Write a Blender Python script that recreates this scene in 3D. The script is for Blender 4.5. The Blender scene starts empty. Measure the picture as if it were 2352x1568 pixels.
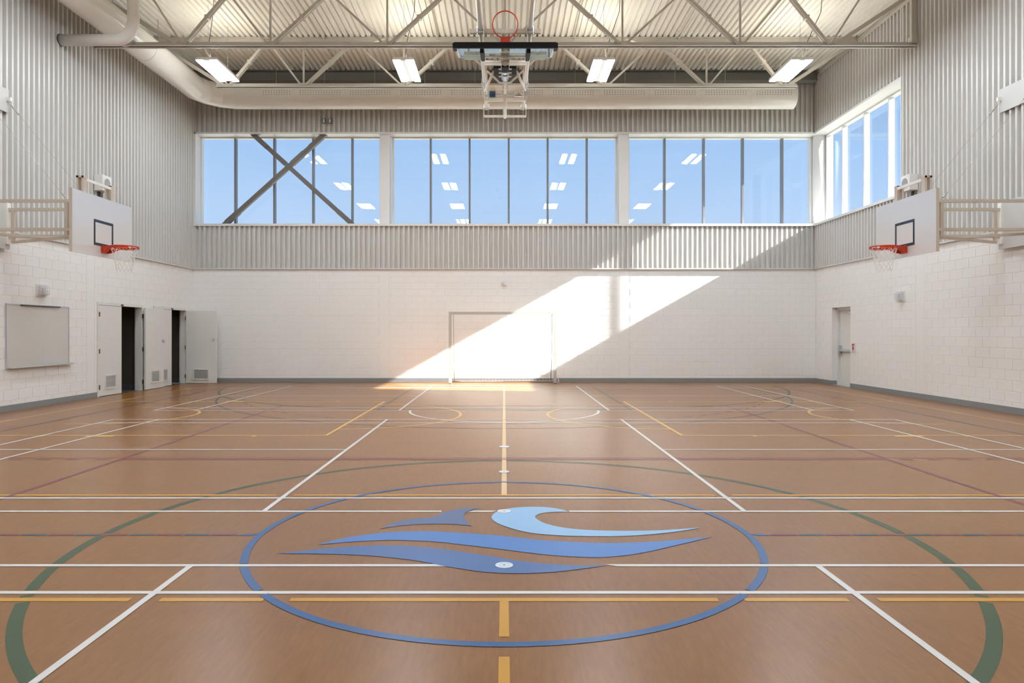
import bpy, math, random
from mathutils import Vector
random.seed(7)
S = bpy.context.scene
C = S.collection
V = Vector
# ------------------------------------------------------------------ camera / light / exposure
F, CX, CY, CH = 1590.0, 1158.0, 763.0, 1.5          # focal length in pixels, vanishing point, eye height
cam = bpy.data.cameras.new('camera'); camo = bpy.data.objects.new('camera', cam); C.objects.link(camo)
cam.sensor_width = 36.0; cam.lens = 36.0 * F / 2352.0
cam.shift_x = (1176.0 - CX) / 2352.0; cam.shift_y = -(784.0 - CY) / 2352.0
camo.location = (0, 0, CH); camo.rotation_euler = (math.pi / 2, 0, 0)
cam.clip_end = 2000
S.camera = camo
S.view_settings.view_transform = 'Standard'; S.view_settings.look = 'None'
S.view_settings.gamma = 1.0; S.view_settings.use_curve_mapping = False
S.view_settings.exposure = 0.0
SUN_DIR = V((-1.0, 0.148, -0.557)); SUN_STRENGTH = 38.0
SKY_STRENGTH = 1.0; LAMP_STRENGTH = 73.0; CEILING_FILL_STRENGTH = 20.0
sun = bpy.data.lights.new('sun', 'SUN'); sun.energy = SUN_STRENGTH; sun.angle = math.radians(0.53)
sun.color = (1.0, 0.95, 0.88)
suno = bpy.data.objects.new('sun', sun); C.objects.link(suno)
suno.rotation_euler = SUN_DIR.to_track_quat('-Z', 'Y').to_euler(); suno.location = (30, -5, 20)
w = bpy.data.worlds.new('sky'); S.world = w; w.use_nodes = True
nt = w.node_tree; nt.nodes.clear()
o_ = nt.nodes.new('ShaderNodeOutputWorld'); bg = nt.nodes.new('ShaderNodeBackground')
tc = nt.nodes.new('ShaderNodeTexCoord'); sp = nt.nodes.new('ShaderNodeSeparateXYZ'); rp = nt.nodes.new('ShaderNodeValToRGB')
nt.links.new(tc.outputs['Generated'], sp.inputs[0]); nt.links.new(sp.outputs['Z'], rp.inputs[0])
e = rp.color_ramp.elements
e[0].position = 0.0; e[0].color = (0.66, 0.80, 1.0, 1)
e[1].position = 1.0; e[1].color = (0.12, 0.30, 0.72, 1)
for p_, c_ in ((0.16, (0.52, 0.71, 0.99, 1)), (0.30, (0.36, 0.60, 0.96, 1))):
    k = e.new(p_); k.color = c_
nt.links.new(rp.outputs[0], bg.inputs[0]); bg.inputs[1].default_value = SKY_STRENGTH
nt.links.new(bg.outputs[0], o_.inputs[0])
try:
    S.cycles.max_bounces = 8; S.cycles.diffuse_bounces = 5; S.cycles.glossy_bounces = 3; S.cycles.transparent_max_bounces = 12
    S.cycles.use_denoising = True; S.cycles.sample_clamp_indirect = 8.0
    S.cycles.caustics_reflective = False; S.cycles.caustics_refractive = False
except Exception:
    pass

# ------------------------------------------------------------------ materials
def srgb(r, g, b):
    f = lambda c: (c / 255) / 12.92 if c / 255 <= 0.04045 else ((c / 255 + 0.055) / 1.055) ** 2.4
    return (f(r), f(g), f(b))
MATS = {}
def mat(name, col, rough=0.6, metal=0.0, var=0.04, scale=6.0, bump=0.0, bscale=200.0, stretch=(1, 1, 1), spec=0.5, coat=0.0):
    m = bpy.data.materials.new(name); m.use_nodes = True; n = m.node_tree.nodes; l = m.node_tree.links
    b = n['Principled BSDF']
    t = n.new('ShaderNodeTexCoord'); mp = n.new('ShaderNodeMapping'); mp.inputs['Scale'].default_value = stretch
    no = n.new('ShaderNodeTexNoise'); no.inputs['Scale'].default_value = scale; no.inputs['Detail'].default_value = 5
    mx = n.new('ShaderNodeMix'); mx.data_type = 'RGBA'
    mx.inputs['A'].default_value = tuple(c * (1 - var) for c in col) + (1,)
    mx.inputs['B'].default_value = tuple(min(1, c * (1 + var)) for c in col) + (1,)
    l.new(t.outputs['Object'], mp.inputs[0]); l.new(mp.outputs[0], no.inputs['Vector'])
    l.new(no.outputs['Fac'], mx.inputs['Factor']); l.new(mx.outputs['Result'], b.inputs['Base Color'])
    b.inputs['Roughness'].default_value = rough; b.inputs['Metallic'].default_value = metal
    b.inputs['Specular IOR Level'].default_value = spec
    if coat: b.inputs['Coat Weight'].default_value = coat; b.inputs['Coat Roughness'].default_value = 0.15
    if bump:
        n2 = n.new('ShaderNodeTexNoise'); n2.inputs['Scale'].default_value = bscale; n2.inputs['Detail'].default_value = 4
        l.new(mp.outputs[0], n2.inputs['Vector'])
        bp = n.new('ShaderNodeBump'); bp.inputs['Strength'].default_value = bump; bp.inputs['Distance'].default_value = 0.002
        l.new(n2.outputs['Fac'], bp.inputs['Height']); l.new(bp.outputs[0], b.inputs['Normal'])
    MATS[name] = m
    return m
mat('block_paint', (0.85, 0.845, 0.835), 0.55, var=0.02, bump=0.25, bscale=90)
mat('mortar_paint', (0.80, 0.79, 0.78), 0.6, var=0.02)
mat('cladding_paint', (0.64, 0.63, 0.61), 0.38, var=0.02)
mat('deck_paint', (0.80, 0.78, 0.72), 0.5, var=0.03)
mat('steel_paint', (0.56, 0.53, 0.47), 0.45, var=0.03)
mat('beam_paint', (0.22, 0.21, 0.19), 0.6)
mat('brace_paint', (0.15, 0.135, 0.125), 0.5)
mat('frame_paint', (0.75, 0.76, 0.76), 0.4, var=0.01)
mat('mullion_metal', (0.20, 0.21, 0.23), 0.4, var=0.01)
mat('duct_paint', (0.82, 0.81, 0.77), 0.22, var=0.01, spec=0.6)
mat('pipe_wrap', (0.78, 0.75, 0.71), 0.45, var=0.02)
mat('base_rubber', (0.24, 0.25, 0.26), 0.5)
mat('goal_paint', (0.50, 0.49, 0.47), 0.35, var=0.01)
mat('white_paint', (0.80, 0.80, 0.80), 0.4, var=0.01)
mat('door_paint', (0.74, 0.74, 0.72), 0.4, var=0.01)
mat('hinge_bronze', (0.12, 0.085, 0.06), 0.4, 0.6)
mat('chrome', (0.75, 0.75, 0.75), 0.18, 1.0)
mat('aluminium', (0.62, 0.64, 0.67), 0.35, 0.7)
mat('whiteboard_face', (0.62, 0.61, 0.58), 0.25, var=0.01)
mat('dark_strip', (0.07, 0.07, 0.08), 0.5)
mat('backboard_white', (0.74, 0.74, 0.75), 0.16, var=0.01, spec=0.9, coat=1.0)
mat('target_blue', (0.022, 0.03, 0.05), 0.12)
mat('rim_orange', (0.62, 0.055, 0.018), 0.35, var=0.03)
mat('net_white', (0.80, 0.79, 0.76), 0.8)
mat('hoop_frame_paint', (0.60, 0.52, 0.43), 0.4, var=0.02)
mat('panel_paint', (0.58, 0.58, 0.57), 0.4, var=0.02)
mat('hoop_white_paint', (0.88, 0.87, 0.82), 0.35, var=0.02)
mat('black_pad', (0.008, 0.008, 0.009), 0.6, spec=0.2)
mat('wire_grey', (0.42, 0.40, 0.37), 0.4, 0.5)
mat('winch_blue', (0.02, 0.09, 0.20), 0.4)
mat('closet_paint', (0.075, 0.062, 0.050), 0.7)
mat('alarm_red', (0.50, 0.03, 0.05), 0.35)
mat('plastic_clear_grey', (0.72, 0.73, 0.78), 0.15, var=0.12, scale=30)
mat('speaker_cloth', (0.34, 0.34, 0.33), 0.8)
mat('ground', (0.30, 0.30, 0.26), 0.9, scale=0.3, var=0.2)
mat('soffit_paint', (0.42, 0.45, 0.38), 0.7)
mat('line_white', (0.66, 0.66, 0.66), 0.33, var=0.02)
mat('line_orange', (0.54, 0.28, 0.025), 0.33, var=0.04)
mat('line_yellow', (0.68, 0.42, 0.09), 0.33, var=0.04)
mat('line_cream', (0.72, 0.50, 0.26), 0.33, var=0.04)
mat('line_black', (0.045, 0.045, 0.045), 0.30)
mat('line_slate', (0.05, 0.07, 0.10), 0.30)
mat('line_red', (0.26, 0.06, 0.07), 0.32)
mat('line_mauve', (0.17, 0.035, 0.06), 0.32)
mat('line_green', (0.026, 0.064, 0.022), 0.32, var=0.05)
mat('line_blue', (0.035, 0.105, 0.27), 0.30, var=0.10, scale=3)
mat('logo_slate', (0.075, 0.12, 0.26), 0.30, var=0.06)
mat('logo_sky', (0.25, 0.46, 0.72), 0.30, var=0.05)
mat('logo_blue', (0.06, 0.19, 0.50), 0.30, var=0.06)
mat('logo_deep', (0.065, 0.14, 0.34), 0.30, var=0.10, scale=3)
mat('socket_disc', (0.66, 0.72, 0.78), 0.3)
# linoleum floor: brown with fine fibres running down the hall
m = mat('floor_linoleum', (0.250, 0.110, 0.031), 0.285, var=0.10, scale=2.0, spec=0.44)
n = m.node_tree.nodes; l = m.node_tree.links; b = n['Principled BSDF']
mp2 = n.new('ShaderNodeMapping'); mp2.inputs['Scale'].default_value = (38, 5.5, 1)
tcf = n.new('ShaderNodeTexCoord'); nf = n.new('ShaderNodeTexNoise'); nf.inputs['Scale'].default_value = 1.0; nf.inputs['Detail'].default_value = 7
nf.inputs['Roughness'].default_value = 0.65
l.new(tcf.outputs['Object'], mp2.inputs[0]); l.new(mp2.outputs[0], nf.inputs['Vector'])
rpf = n.new('ShaderNodeValToRGB'); rpf.color_ramp.elements[0].position = 0.35; rpf.color_ramp.elements[1].position = 0.66
rpf.color_ramp.elements[0].color = (0.86, 0.85, 0.84, 1); rpf.color_ramp.elements[1].color = (1.10, 1.10, 1.10, 1)
mul = n.new('ShaderNodeMix'); mul.data_type = 'RGBA'; mul.blend_type = 'MULTIPLY'; mul.inputs['Factor'].default_value = 1.0
src = b.inputs['Base Color'].links[0].from_socket
l.new(src, mul.inputs['A']); l.new(nf.outputs['Fac'], rpf.inputs[0]); l.new(rpf.outputs[0], mul.inputs['B']); l.new(mul.outputs['Result'], b.inputs['Base Color'])
bpf = n.new('ShaderNodeBump'); bpf.inputs['Strength'].default_value = 0.012; bpf.inputs['Distance'].default_value = 0.002
l.new(nf.outputs['Fac'], bpf.inputs['Height']); l.new(bpf.outputs[0], b.inputs['Normal'])
# lamp diffuser
m = bpy.data.materials.new('lamp_glow'); m.use_nodes = True; n = m.node_tree.nodes; n.clear()
em = n.new('ShaderNodeEmission'); em.inputs[0].default_value = (0.885, 0.95, 1.0, 1); em.inputs[1].default_value = LAMP_STRENGTH
oo = n.new('ShaderNodeOutputMaterial'); m.node_tree.links.new(em.outputs[0], oo.inputs[0]); MATS['lamp_glow'] = m
m = m.copy(); m.name = 'ceiling_fill_glow'; m.node_tree.nodes['Emission'].inputs[1].default_value = CEILING_FILL_STRENGTH; m.node_tree.nodes['Emission'].inputs[0].default_value = (1.0, 0.95, 0.82, 1); MATS['ceiling_fill_glow'] = m  # warm fill glow, added only to brighten the roof deck
# window glass: clear with Fresnel reflections
def glass(name, tint, base):
    m = bpy.data.materials.new(name); m.use_nodes = True; n = m.node_tree.nodes; l = m.node_tree.links; n.clear()
    oo = n.new('ShaderNodeOutputMaterial'); mx = n.new('ShaderNodeMixShader'); tr = n.new('ShaderNodeBsdfTransparent')
    gl = n.new('ShaderNodeBsdfGlossy'); gl.inputs['Roughness'].default_value = 0.0
    lw = n.new('ShaderNodeLayerWeight'); lw.inputs[0].default_value = 0.5
    pw_ = n.new('ShaderNodeMath'); pw_.operation = 'POWER'; pw_.inputs[1].default_value = 5.0
    ma = n.new('ShaderNodeMath'); ma.operation = 'MULTIPLY_ADD'; ma.inputs[1].default_value = 1.0 - base; ma.inputs[2].default_value = base
    tr.inputs[0].default_value = tint + (1,)
    l.new(lw.outputs['Facing'], pw_.inputs[0]); l.new(pw_.outputs[0], ma.inputs[0])
    l.new(ma.outputs[0], mx.inputs[0]); l.new(tr.outputs[0], mx.inputs[1]); l.new(gl.outputs[0], mx.inputs[2]); l.new(mx.outputs[0], oo.inputs[0])
    MATS[name] = m
glass('window_glass', (0.97, 0.99, 1.0), 0.04)
glass('board_glass', (0.86, 0.93, 0.90), 0.035)

# ------------------------------------------------------------------ mesh helpers
class MB:
    def __init__(s): s.v = []; s.f = []
    def box(s, x0, x1, y0, y1, z0, z1):
        b = len(s.v)
        s.v += [(x, y, z) for z in (z0, z1) for y in (y0, y1) for x in (x0, x1)]
        s.f += [tuple(b + i for i in q) for q in ((0, 2, 3, 1), (4, 5, 7, 6), (0, 1, 5, 4), (2, 6, 7, 3), (0, 4, 6, 2), (1, 3, 7, 5))]
        return s
    def quad(s, *p):
        b = len(s.v); s.v += [tuple(q) for q in p]; s.f.append(tuple(range(b, b + len(p)))); return s
    def beam(s, p0, p1, w, h=None, up=(0, 0, 1)):
        h = w if h is None else h
        p0, p1 = V(p0), V(p1); d = (p1 - p0).normalized(); u = V(up)
        if abs(d.dot(u)) > 0.98: u = V((0, 1, 0)) if abs(d.y) < 0.9 else V((1, 0, 0))
        a = d.cross(u).normalized() * (w / 2); c = a.cross(d).normalized() * (h / 2)
        b = len(s.v)
        for p in (p0, p1): s.v += [tuple(p - a - c), tuple(p + a - c), tuple(p + a + c), tuple(p - a + c)]
        s.f += [tuple(b + i for i in q) for q in ((0, 1, 2, 3), (7, 6, 5, 4), (0, 4, 5, 1), (1, 5, 6, 2), (2, 6, 7, 3), (3, 7, 4, 0))]
        return s
    def tube(s, pts, r, n=10, caps=True, closed=False):
        pts = [V(p) for p in pts]; m_ = len(pts); b = len(s.v); prev = None
        for i, p in enumerate(pts):
            if closed: d0 = (pts[i] - pts[i - 1]).normalized(); d1 = (pts[(i + 1) % m_] - pts[i]).normalized()
            else:
                d0 = (pts[i] - pts[i - 1]).normalized() if i else (pts[1] - pts[0]).normalized()
                d1 = (pts[i + 1] - pts[i]).normalized() if i < m_ - 1 else d0
            t = (d0 + d1).normalized()
            if prev is None:
                u = V((0, 0, 1)) if abs(t.z) < 0.9 else V((0, 1, 0))
            else: u = prev
            a = (u - t * u.dot(t)).normalized(); prev = a; c = t.cross(a)
            k = 1.0 / max(0.5, t.dot(d1))
            # widen in the bend plane so mitred joints keep their diameter
            bend = (d1 - d0); bn = bend.normalized() if bend.length > 1e-5 else None
            for j in range(n):
                q = a * math.cos(2 * math.pi * j / n) * r + c * math.sin(2 * math.pi * j / n) * r
                if bn is not None:
                    e_ = (bn - t * bn.dot(t))
                    if e_.length > 1e-6:
                        e_.normalize(); q = q + e_ * q.dot(e_) * (k - 1)
                s.v.append(tuple(p + q))
        for i in range(m_ if closed else m_ - 1):
            i2 = (i + 1) % m_
            for j in range(n):
                s.f.append((b + i * n + j, b + i * n + (j + 1) % n, b + i2 * n + (j + 1) % n, b + i2 * n + j))
        if caps and not closed:
            s.f.append(tuple(b + j for j in reversed(range(n)))); s.f.append(tuple(b + (m_ - 1) * n + j for j in range(n)))
        return s
    def prism(s, poly, z0, z1):                     # flat outline in x, y raised from z0 to z1
        b = len(s.v); k = len(poly)
        s.v += [(p[0], p[1], z0) for p in poly] + [(p[0], p[1], z1) for p in poly]
        s.f.append(tuple(b + k + i for i in range(k))); s.f.append(tuple(b + i for i in reversed(range(k))))
        for i in range(k): s.f.append((b + i, b + (i + 1) % k, b + k + (i + 1) % k, b + k + i))
        return s
    def disc(s, c, nrm, r, n=12, th=0.002):
        c = V(c); nn = V(nrm).normalized(); return s.tube([c, c + nn * th], r, n)
    def mesh(s, name, material, smooth=False):
        me = bpy.data.meshes.new(name); me.from_pydata(s.v, [], s.f); me.update()
        import bmesh
        bm = bmesh.new(); bm.from_mesh(me); bmesh.ops.recalc_face_normals(bm, faces=bm.faces); bm.to_mesh(me); bm.free()
        me.materials.append(MATS[material])
        if smooth:
            for p in me.polygons: p.use_smooth = len(p.vertices) == 4
        return me
    def build(s, name, material, parent=None, smooth=False, **props):
        return link(name, s.mesh(name, material, smooth), parent, **props)
def link(name, me, parent=None, loc=None, rz=0, scale=None, **props):
    o = bpy.data.objects.new(name, me); C.objects.link(o)
    if parent is not None:
        o.parent = parent
        base = V((0, 0, 0)) if parent.type == 'MESH' else V(parent.location)
        o.location = (V(loc) if loc else V((0, 0, 0))) - base
    elif loc: o.location = loc
    o.rotation_euler = (0, 0, rz)
    if scale: o.scale = scale
    for k_, v_ in props.items(): o[k_] = v_
    return o
def thing(name, label, category, loc=(0, 0, 0), group=None):
    o = bpy.data.objects.new(name, None); C.objects.link(o); o.location = loc; o.empty_display_size = 0.2
    o['label'] = label; o['category'] = category
    if group: o['group'] = group
    return o
def tag(o, label, category, group=None):
    o['label'] = label; o['category'] = category
    if group: o['group'] = group
    return o
def copy_thing(root, loc, label=None, group=None):
    r = root.copy(); C.objects.link(r); r.location = loc
    if label: r['label'] = label
    if group: r['group'] = group
    for ch in list(root.children):
        c = ch.copy(); C.objects.link(c); c.parent = r
        for g in list(ch.children):
            d = g.copy(); C.objects.link(d); d.parent = c
    return r
def B(): return MB()
def fl(px, py):                                     # photo pixel -> point on the floor
    d = F * CH / (py - CY); return ((px - CX) * d / F, d)

# ------------------------------------------------------------------ room dimensions (metres)
XW, YB, YF, ZD = 9.4, 20.9, -10.6, 9.27             # side walls, far wall, wall behind the camera, deck underside
ZC, ZS, ZH = 3.4, 4.77, 7.477                       # top of block wall, window sill, window head
GY, GX = 21.27, 9.80                                # glass planes
WIN_Y0 = 16.32                                      # near jamb of the side window

# floor
floor = B().box(-XW - 0.05, XW + 0.05, YF, YB + 0.05, -0.25, 0).build('floor', 'floor_linoleum', kind='structure')
B().box(-60, 90, -60, 120, -0.9, -0.6).build('ground', 'ground', kind='structure')

# walls: backing slabs with openings, then blocks and cladding sheets as pieces
wall_back = B().box(-XW - 0.4, XW + 0.6, YB + 0.004, YB + 0.47, 0, ZC).box(-XW - 0.4, XW + 0.6, YB + 0.035, YB + 0.47, ZC, ZS - 0.07).box(-XW - 0.4, XW + 0.6, YB + 0.035, YB + 0.47, ZH + 0.05, 9.5) \
    .box(-XW - 0.4, -XW + 0.0, YB + 0.004, YB + 0.47, ZS - 0.07, ZH + 0.05).build('wall_back', 'mortar_paint', kind='structure')
DOOR_L = [(15.98, 17.98), (18.55, 20.45)]
wl = B()
ys = [YF] + [q for d in DOOR_L for q in d] + [YB + 0.004]
for i in range(0, len(ys), 2): wl.box(-XW - 0.2, -XW - 0.004, ys[i], ys[i + 1], 0, 2.2)
wl.box(-XW - 0.2, -XW - 0.004, YF, YB + 0.004, 2.2, ZC).box(-XW - 0.2, -XW - 0.035, YF, YB + 0.035, ZC, 9.5)
wall_left = wl.build('wall_left', 'mortar_paint', kind='structure')
DOOR_R = (18.8, 19.85)
wr = B().box(XW + 0.004, 9.98, YF, DOOR_R[0], 0, ZC).box(XW + 0.004, 9.98, DOOR_R[1], YB + 0.004, 0, ZC).box(XW + 0.004, 9.98, *DOOR_R, 2.2, ZC) \
    .box(XW + 0.035, 9.98, YF, YB + 0.035, ZC, ZS - 0.07).box(XW + 0.035, 9.98, YF, WIN_Y0, ZS - 0.07, ZH + 0.05).box(XW + 0.035, 9.98, YF, YB + 0.035, ZH + 0.05, 9.5)
wall_right = wr.build('wall_right', 'mortar_paint', kind='structure')
wall_front = B().box(-XW - 0.4, 9.98, YF - 0.3, YF, 0, 9.5).build('wall_front', 'block_paint', kind='structure')
B().box(-XW, XW, YF, YF + 0.05, ZC, 9.3).build('front_cladding', 'cladding_paint', wall_front)

# painted concrete blocks, running bond
BL, BH = 0.4, 0.2
bm_ = B(); hw, hh, c_ = 0.195, 0.095, 0.003
bm_.v = [(-hw, 0.03, -hh), (hw, 0.03, -hh), (hw, 0.03, hh), (-hw, 0.03, hh), (-hw, c_, -hh), (hw, c_, -hh), (hw, c_, hh), (-hw, c_, hh),
         (-hw + c_, 0, -hh + c_), (hw - c_, 0, -hh + c_), (hw - c_, 0, hh - c_), (-hw + c_, 0, hh - c_)]
bm_.f = [(0, 1, 5, 4), (1, 2, 6, 5), (2, 3, 7, 6), (3, 0, 4, 7), (4, 5, 9, 8), (5, 6, 10, 9), (6, 7, 11, 10), (7, 4, 8, 11), (8, 9, 10, 11)]
BLOCK = bm_.mesh('brick', 'block_paint')
def blocks(wall, u0, u1, openings, strips, place, rz, score):
    """place(u, z) -> world point; score(u, z) -> importance (None = out of view)."""
    items = []
    for c in range(17):
        z = (c + 0.5) * BH
        iv = [(u0, u1)]
        for a, b_ in [(o[0], o[1]) for o in openings if o[2] > z] + strips:
            nv = []
            for p, q in iv:
                if b_ <= p or a >= q: nv.append((p, q)); continue
                if a > p: nv.append((p, a))
                if b_ < q: nv.append((b_, q))
            iv = nv
        off = 0.2 if c % 2 else 0.0
        for p, q in iv:
            k = math.floor((p - off) / BL)
            while True:
                a = max(p, off + k * BL); b_ = min(q, off + (k + 1) * BL)
                if off + k * BL >= q: break
                if b_ - a > 0.05: items.append(((a + b_) / 2, z, (b_ - a - 0.01) / 0.39))
                k += 1
    items.sort(key=lambda t: score(t[0], t[1]))
    for u, z, s in items[:300]:
        link('brick', BLOCK, wall, place(u, z), rz, (s, 1, 1))
    rest = B(); ca, sa = math.cos(rz), math.sin(rz)
    for u, z, s in items[300:]:
        P = place(u, z); base = len(rest.v)
        for x, y, zz in bm_.v:
            x *= s; rest.v.append((P[0] + x * ca - y * sa, P[1] + x * sa + y * ca, P[2] + zz))
        rest.f += [tuple(base + i for i in f_) for f_ in bm_.f]
    if rest.v: rest.build('brick_field', 'block_paint', wall, kind='stuff')
STR = [(-3.77, -3.47), (3.47, 3.77)]
blocks(wall_back, -XW, XW, [], STR, lambda u, z: (u, YB, z), 0, lambda u, z: abs(u - 2.2) + 0.4 * abs(z - 2))
# local +x of a left-wall block runs along +y, its face looks to +x
blocks(wall_left, 6.0, YB, [(a, b, 2.2) for a, b in DOOR_L], [(15.58, 15.88)], lambda u, z: (-XW, u, z), math.pi / 2,
       lambda u, z: (u if u > 12.9 and not (13.0 < u < 15.0 and 0.8 < z < 2.1) else 100 - u) + 0.05 * abs(z - 1.5))
blocks(wall_right, 6.0, YB, [DOOR_R + (2.2,)], [(15.5, 15.8)], lambda u, z: (XW, u, z), -math.pi / 2,
       lambda u, z: (u if u > 12.5 else 100 - u) + 0.05 * abs(z - 1.5))
st = B()
for a, b in STR: st.box(a + 0.004, b - 0.012, YB, YB + 0.03, 0, ZC)
st.build('pier_strip', 'block_paint', wall_back)
B().box(-XW - 0.03, -XW, 15.585, 15.875, 0, ZC).build('pier_strip', 'block_paint', wall_left)
B().box(XW, XW + 0.03, 15.505, 15.795, 0, ZC).build('pier_strip', 'block_paint', wall_right)
# plain block wall towards and behind the camera
B().box(-XW - 0.02, -XW, YF, 6.0, 0, ZC).build('near_wall_face', 'block_paint', wall_left)
B().box(XW, XW + 0.02, YF, 6.0, 0, ZC).build('near_wall_face', 'block_paint', wall_right)

# ribbed steel cladding sheets
PITCH, REC, PROUD = 0.15, -0.031, 0.048
SHEETS = {}
def sheet(nr, h):
    key = (nr, round(h, 3))
    if key not in SHEETS:
        m_ = B(); pr = []
        for i in range(nr):
            x = i * PITCH; pr += [(x, REC), (x + 0.038, REC), (x + 0.05, PROUD), (x + 0.10, PROUD), (x + 0.112, REC)]
        pr.append((nr * PITCH, REC))
        for x, o in pr: m_.v += [(x, -o, 0), (x, -o, h)]
        for i in range(len(pr) - 1): m_.f.append((2 * i, 2 * i + 2, 2 * i + 3, 2 * i + 1))
        SHEETS[key] = m_.mesh('cladding_sheet', 'cladding_paint')
    return SHEETS[key]
def clad(wall, u0, u1, z0, z1, place, rz):
    u = u0
    while u < u1 - 0.05:
        nr = min(6, max(1, int(round((u1 - u) / PITCH))))
        link('cladding_sheet', sheet(nr, z1 - z0), wall, place(u, z0), rz); u += nr * PITCH
clad(wall_back, -XW, XW, ZC + 0.02, ZS - 0.06, lambda u, z: (u, YB, z), 0)
clad(wall_back, -XW, XW, ZH + 0.04, ZD - 0.08, lambda u, z: (u, YB, z), 0)
clad(wall_left, 4.7, YB, ZC + 0.02, ZD, lambda u, z: (-XW, u, z), math.pi / 2)
clad(wall_right, -WIN_Y0, -4.62, ZC + 0.02, ZD, lambda u, z: (XW, -u, z), -math.pi / 2)
clad(wall_right, -YB, -WIN_Y0, ZC + 0.02, ZS - 0.06, lambda u, z: (XW, -u, z), -math.pi / 2)
clad(wall_right, -YB, -WIN_Y0, ZH + 0.04, ZD - 0.1, lambda u, z: (XW, -u, z), -math.pi / 2)
B().box(-XW - 0.02, -XW + 0.04, YF, 4.7, ZC, ZD).build('near_cladding', 'cladding_paint', wall_left)
B().box(XW - 0.04, XW + 0.02, YF, 4.62, ZC, ZD).build('near_cladding', 'cladding_paint', wall_right)
P = PROUD + 0.004
B().box(-XW, XW, YB - P, YB + 0.035, ZC - 0.004, ZC + 0.03).build('trim_1', 'cladding_paint', kind='structure')
B().box(-XW - 0.035, -XW + P, YF, YB - P, ZC - 0.004, ZC + 0.03).build('trim_2', 'cladding_paint', kind='structure')
B().box(XW - P, XW + 0.035, YF, YB - P, ZC - 0.004, ZC + 0.03).build('trim_3', 'cladding_paint', kind='structure')
# sills and heads of the window openings
B().box(-XW + P, XW - P, YB - P - 0.02, GY - 0.02, ZS - 0.07, ZS).build('trim_4', 'frame_paint', kind='structure')
B().box(XW - P - 0.02, GX - 0.02, WIN_Y0, YB - P - 0.02, ZS - 0.07, ZS).box(XW - P, GX, YB - P - 0.02, GY - 0.03, ZS - 0.07, ZS - 0.0005).build('trim_5', 'frame_paint', kind='structure')
B().box(-XW + P, XW - P, YB - P, GY + 0.02, ZH, ZH + 0.055).build('trim_6', 'frame_paint', kind='structure')
B().box(XW - P, GX + 0.02, WIN_Y0, YB - P, ZH, ZH + 0.055).box(XW - P, GX + 0.02, YB - P, GY + 0.02, ZH + 0.0005, ZH + 0.055).build('trim_7', 'frame_paint', kind='structure')
B().box(XW - P, GX - 0.03, WIN_Y0 - 0.03, WIN_Y0, ZS - 0.02, ZH + 0.055).build('trim_8', 'frame_paint', kind='structure')
B().box(-XW, -XW + 0.10, YB - P, GY, ZS, ZH + 0.055).build('trim_9', 'frame_paint', kind='structure')
# corner closure behind the round column, outside soffit
B().box(9.44, 9.98, GY - 0.02, GY + 0.1, ZS - 0.07, ZH + 0.05).box(GX + 0.10, 9.98, 21.0, GY, ZS - 0.07, ZH + 0.05).build('trim_10', 'frame_paint', kind='structure')
B().box(GX + 0.08, 9.98, WIN_Y0, GY, ZH + 0.03, ZH + 0.05).build('trim_11', 'soffit_paint', kind='structure')
# corner trims
B().box(-XW, -XW + 0.03, YB - P - 0.01, YB, ZC + 0.03, ZD).box(XW - 0.03, XW, YB - P - 0.01, YB, ZC + 0.03, ZS - 0.07).build('trim_12', 'cladding_paint', kind='structure')
# baseboards
bh, bt = 0.12, 0.008
B().box(-XW + bt, XW - bt, YB - bt, YB, 0, bh).build('baseboard_back', 'base_rubber', kind='structure')
bl = B(); prev = YF
for a, b in DOOR_L + [(YB, YB)]:
    bl.box(-XW, -XW + bt, prev, a, 0, bh); prev = b
bl.build('baseboard_left', 'base_rubber', kind='structure')
B().box(XW - bt, XW, YF, DOOR_R[0], 0, bh).box(XW - bt, XW, DOOR_R[1], YB - bt, 0, bh).box(XW, XW + 0.14, DOOR_R[1] - bt, DOOR_R[1], 0, bh).build('baseboard_right', 'base_rubber', kind='structure')

# ------------------------------------------------------------------ ceiling deck
ceiling = B().box(-XW - 0.4, 9.98, YF, YB + 0.4, 9.33, 9.5).build('ceiling', 'deck_paint', kind='structure')
dk = B(); pr = []
for i in range(6):
    x = i * PITCH; pr += [(x, 0.0), (x + 0.08, 0.0), (x + 0.095, 0.05), (x + 0.135, 0.05)]
pr.append((0.9, 0.0))
L0, L1 = 2.0, YB
for x, o in pr: dk.v += [(x, L0, ZD + o), (x, L1, ZD + o)]
for i in range(len(pr) - 1): dk.f.append((2 * i, 2 * i + 1, 2 * i + 3, 2 * i + 2))
DECK = dk.mesh('deck_sheet', 'deck_paint')
for i in range(21): link('deck_sheet', DECK, ceiling, (-XW - 0.05 + i * 0.9, 0, 0))
B().box(-XW, XW, YF, L0, ZD, ZD + 0.03).build('deck_face', 'deck_paint', ceiling)
# perimeter beam on the far wall and edge angles along the side walls
pb = B().box(-XW + 0.1, XW - 0.1, 20.50, 20.80, 9.25, 9.268).box(-XW + 0.1, XW - 0.1, 20.64, 20.66, 8.98, 9.25).box(-XW + 0.1, XW - 0.1, 20.50, 20.80, 8.965, 8.98)
tag(pb.build('perimeter_beam', 'beam_paint'), 'dark grey steel roof beam running along the top of the far wall', 'beam')
B().box(-XW + P, -XW + P + 0.05, 2.0, 20.5, ZD - 0.06, ZD - 0.05).box(-XW + P, -XW + P + 0.006, 2.0, 20.5, ZD - 0.14, ZD - 0.05).build('trim_13', 'steel_paint', kind='structure')
B().box(XW - P - 0.05, XW - P, 2.0, 20.5, ZD - 0.06, ZD - 0.05).box(XW - P - 0.006, XW - P, 2.0, 20.5, ZD - 0.14, ZD - 0.05).build('trim_14', 'steel_paint', kind='structure')

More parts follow.
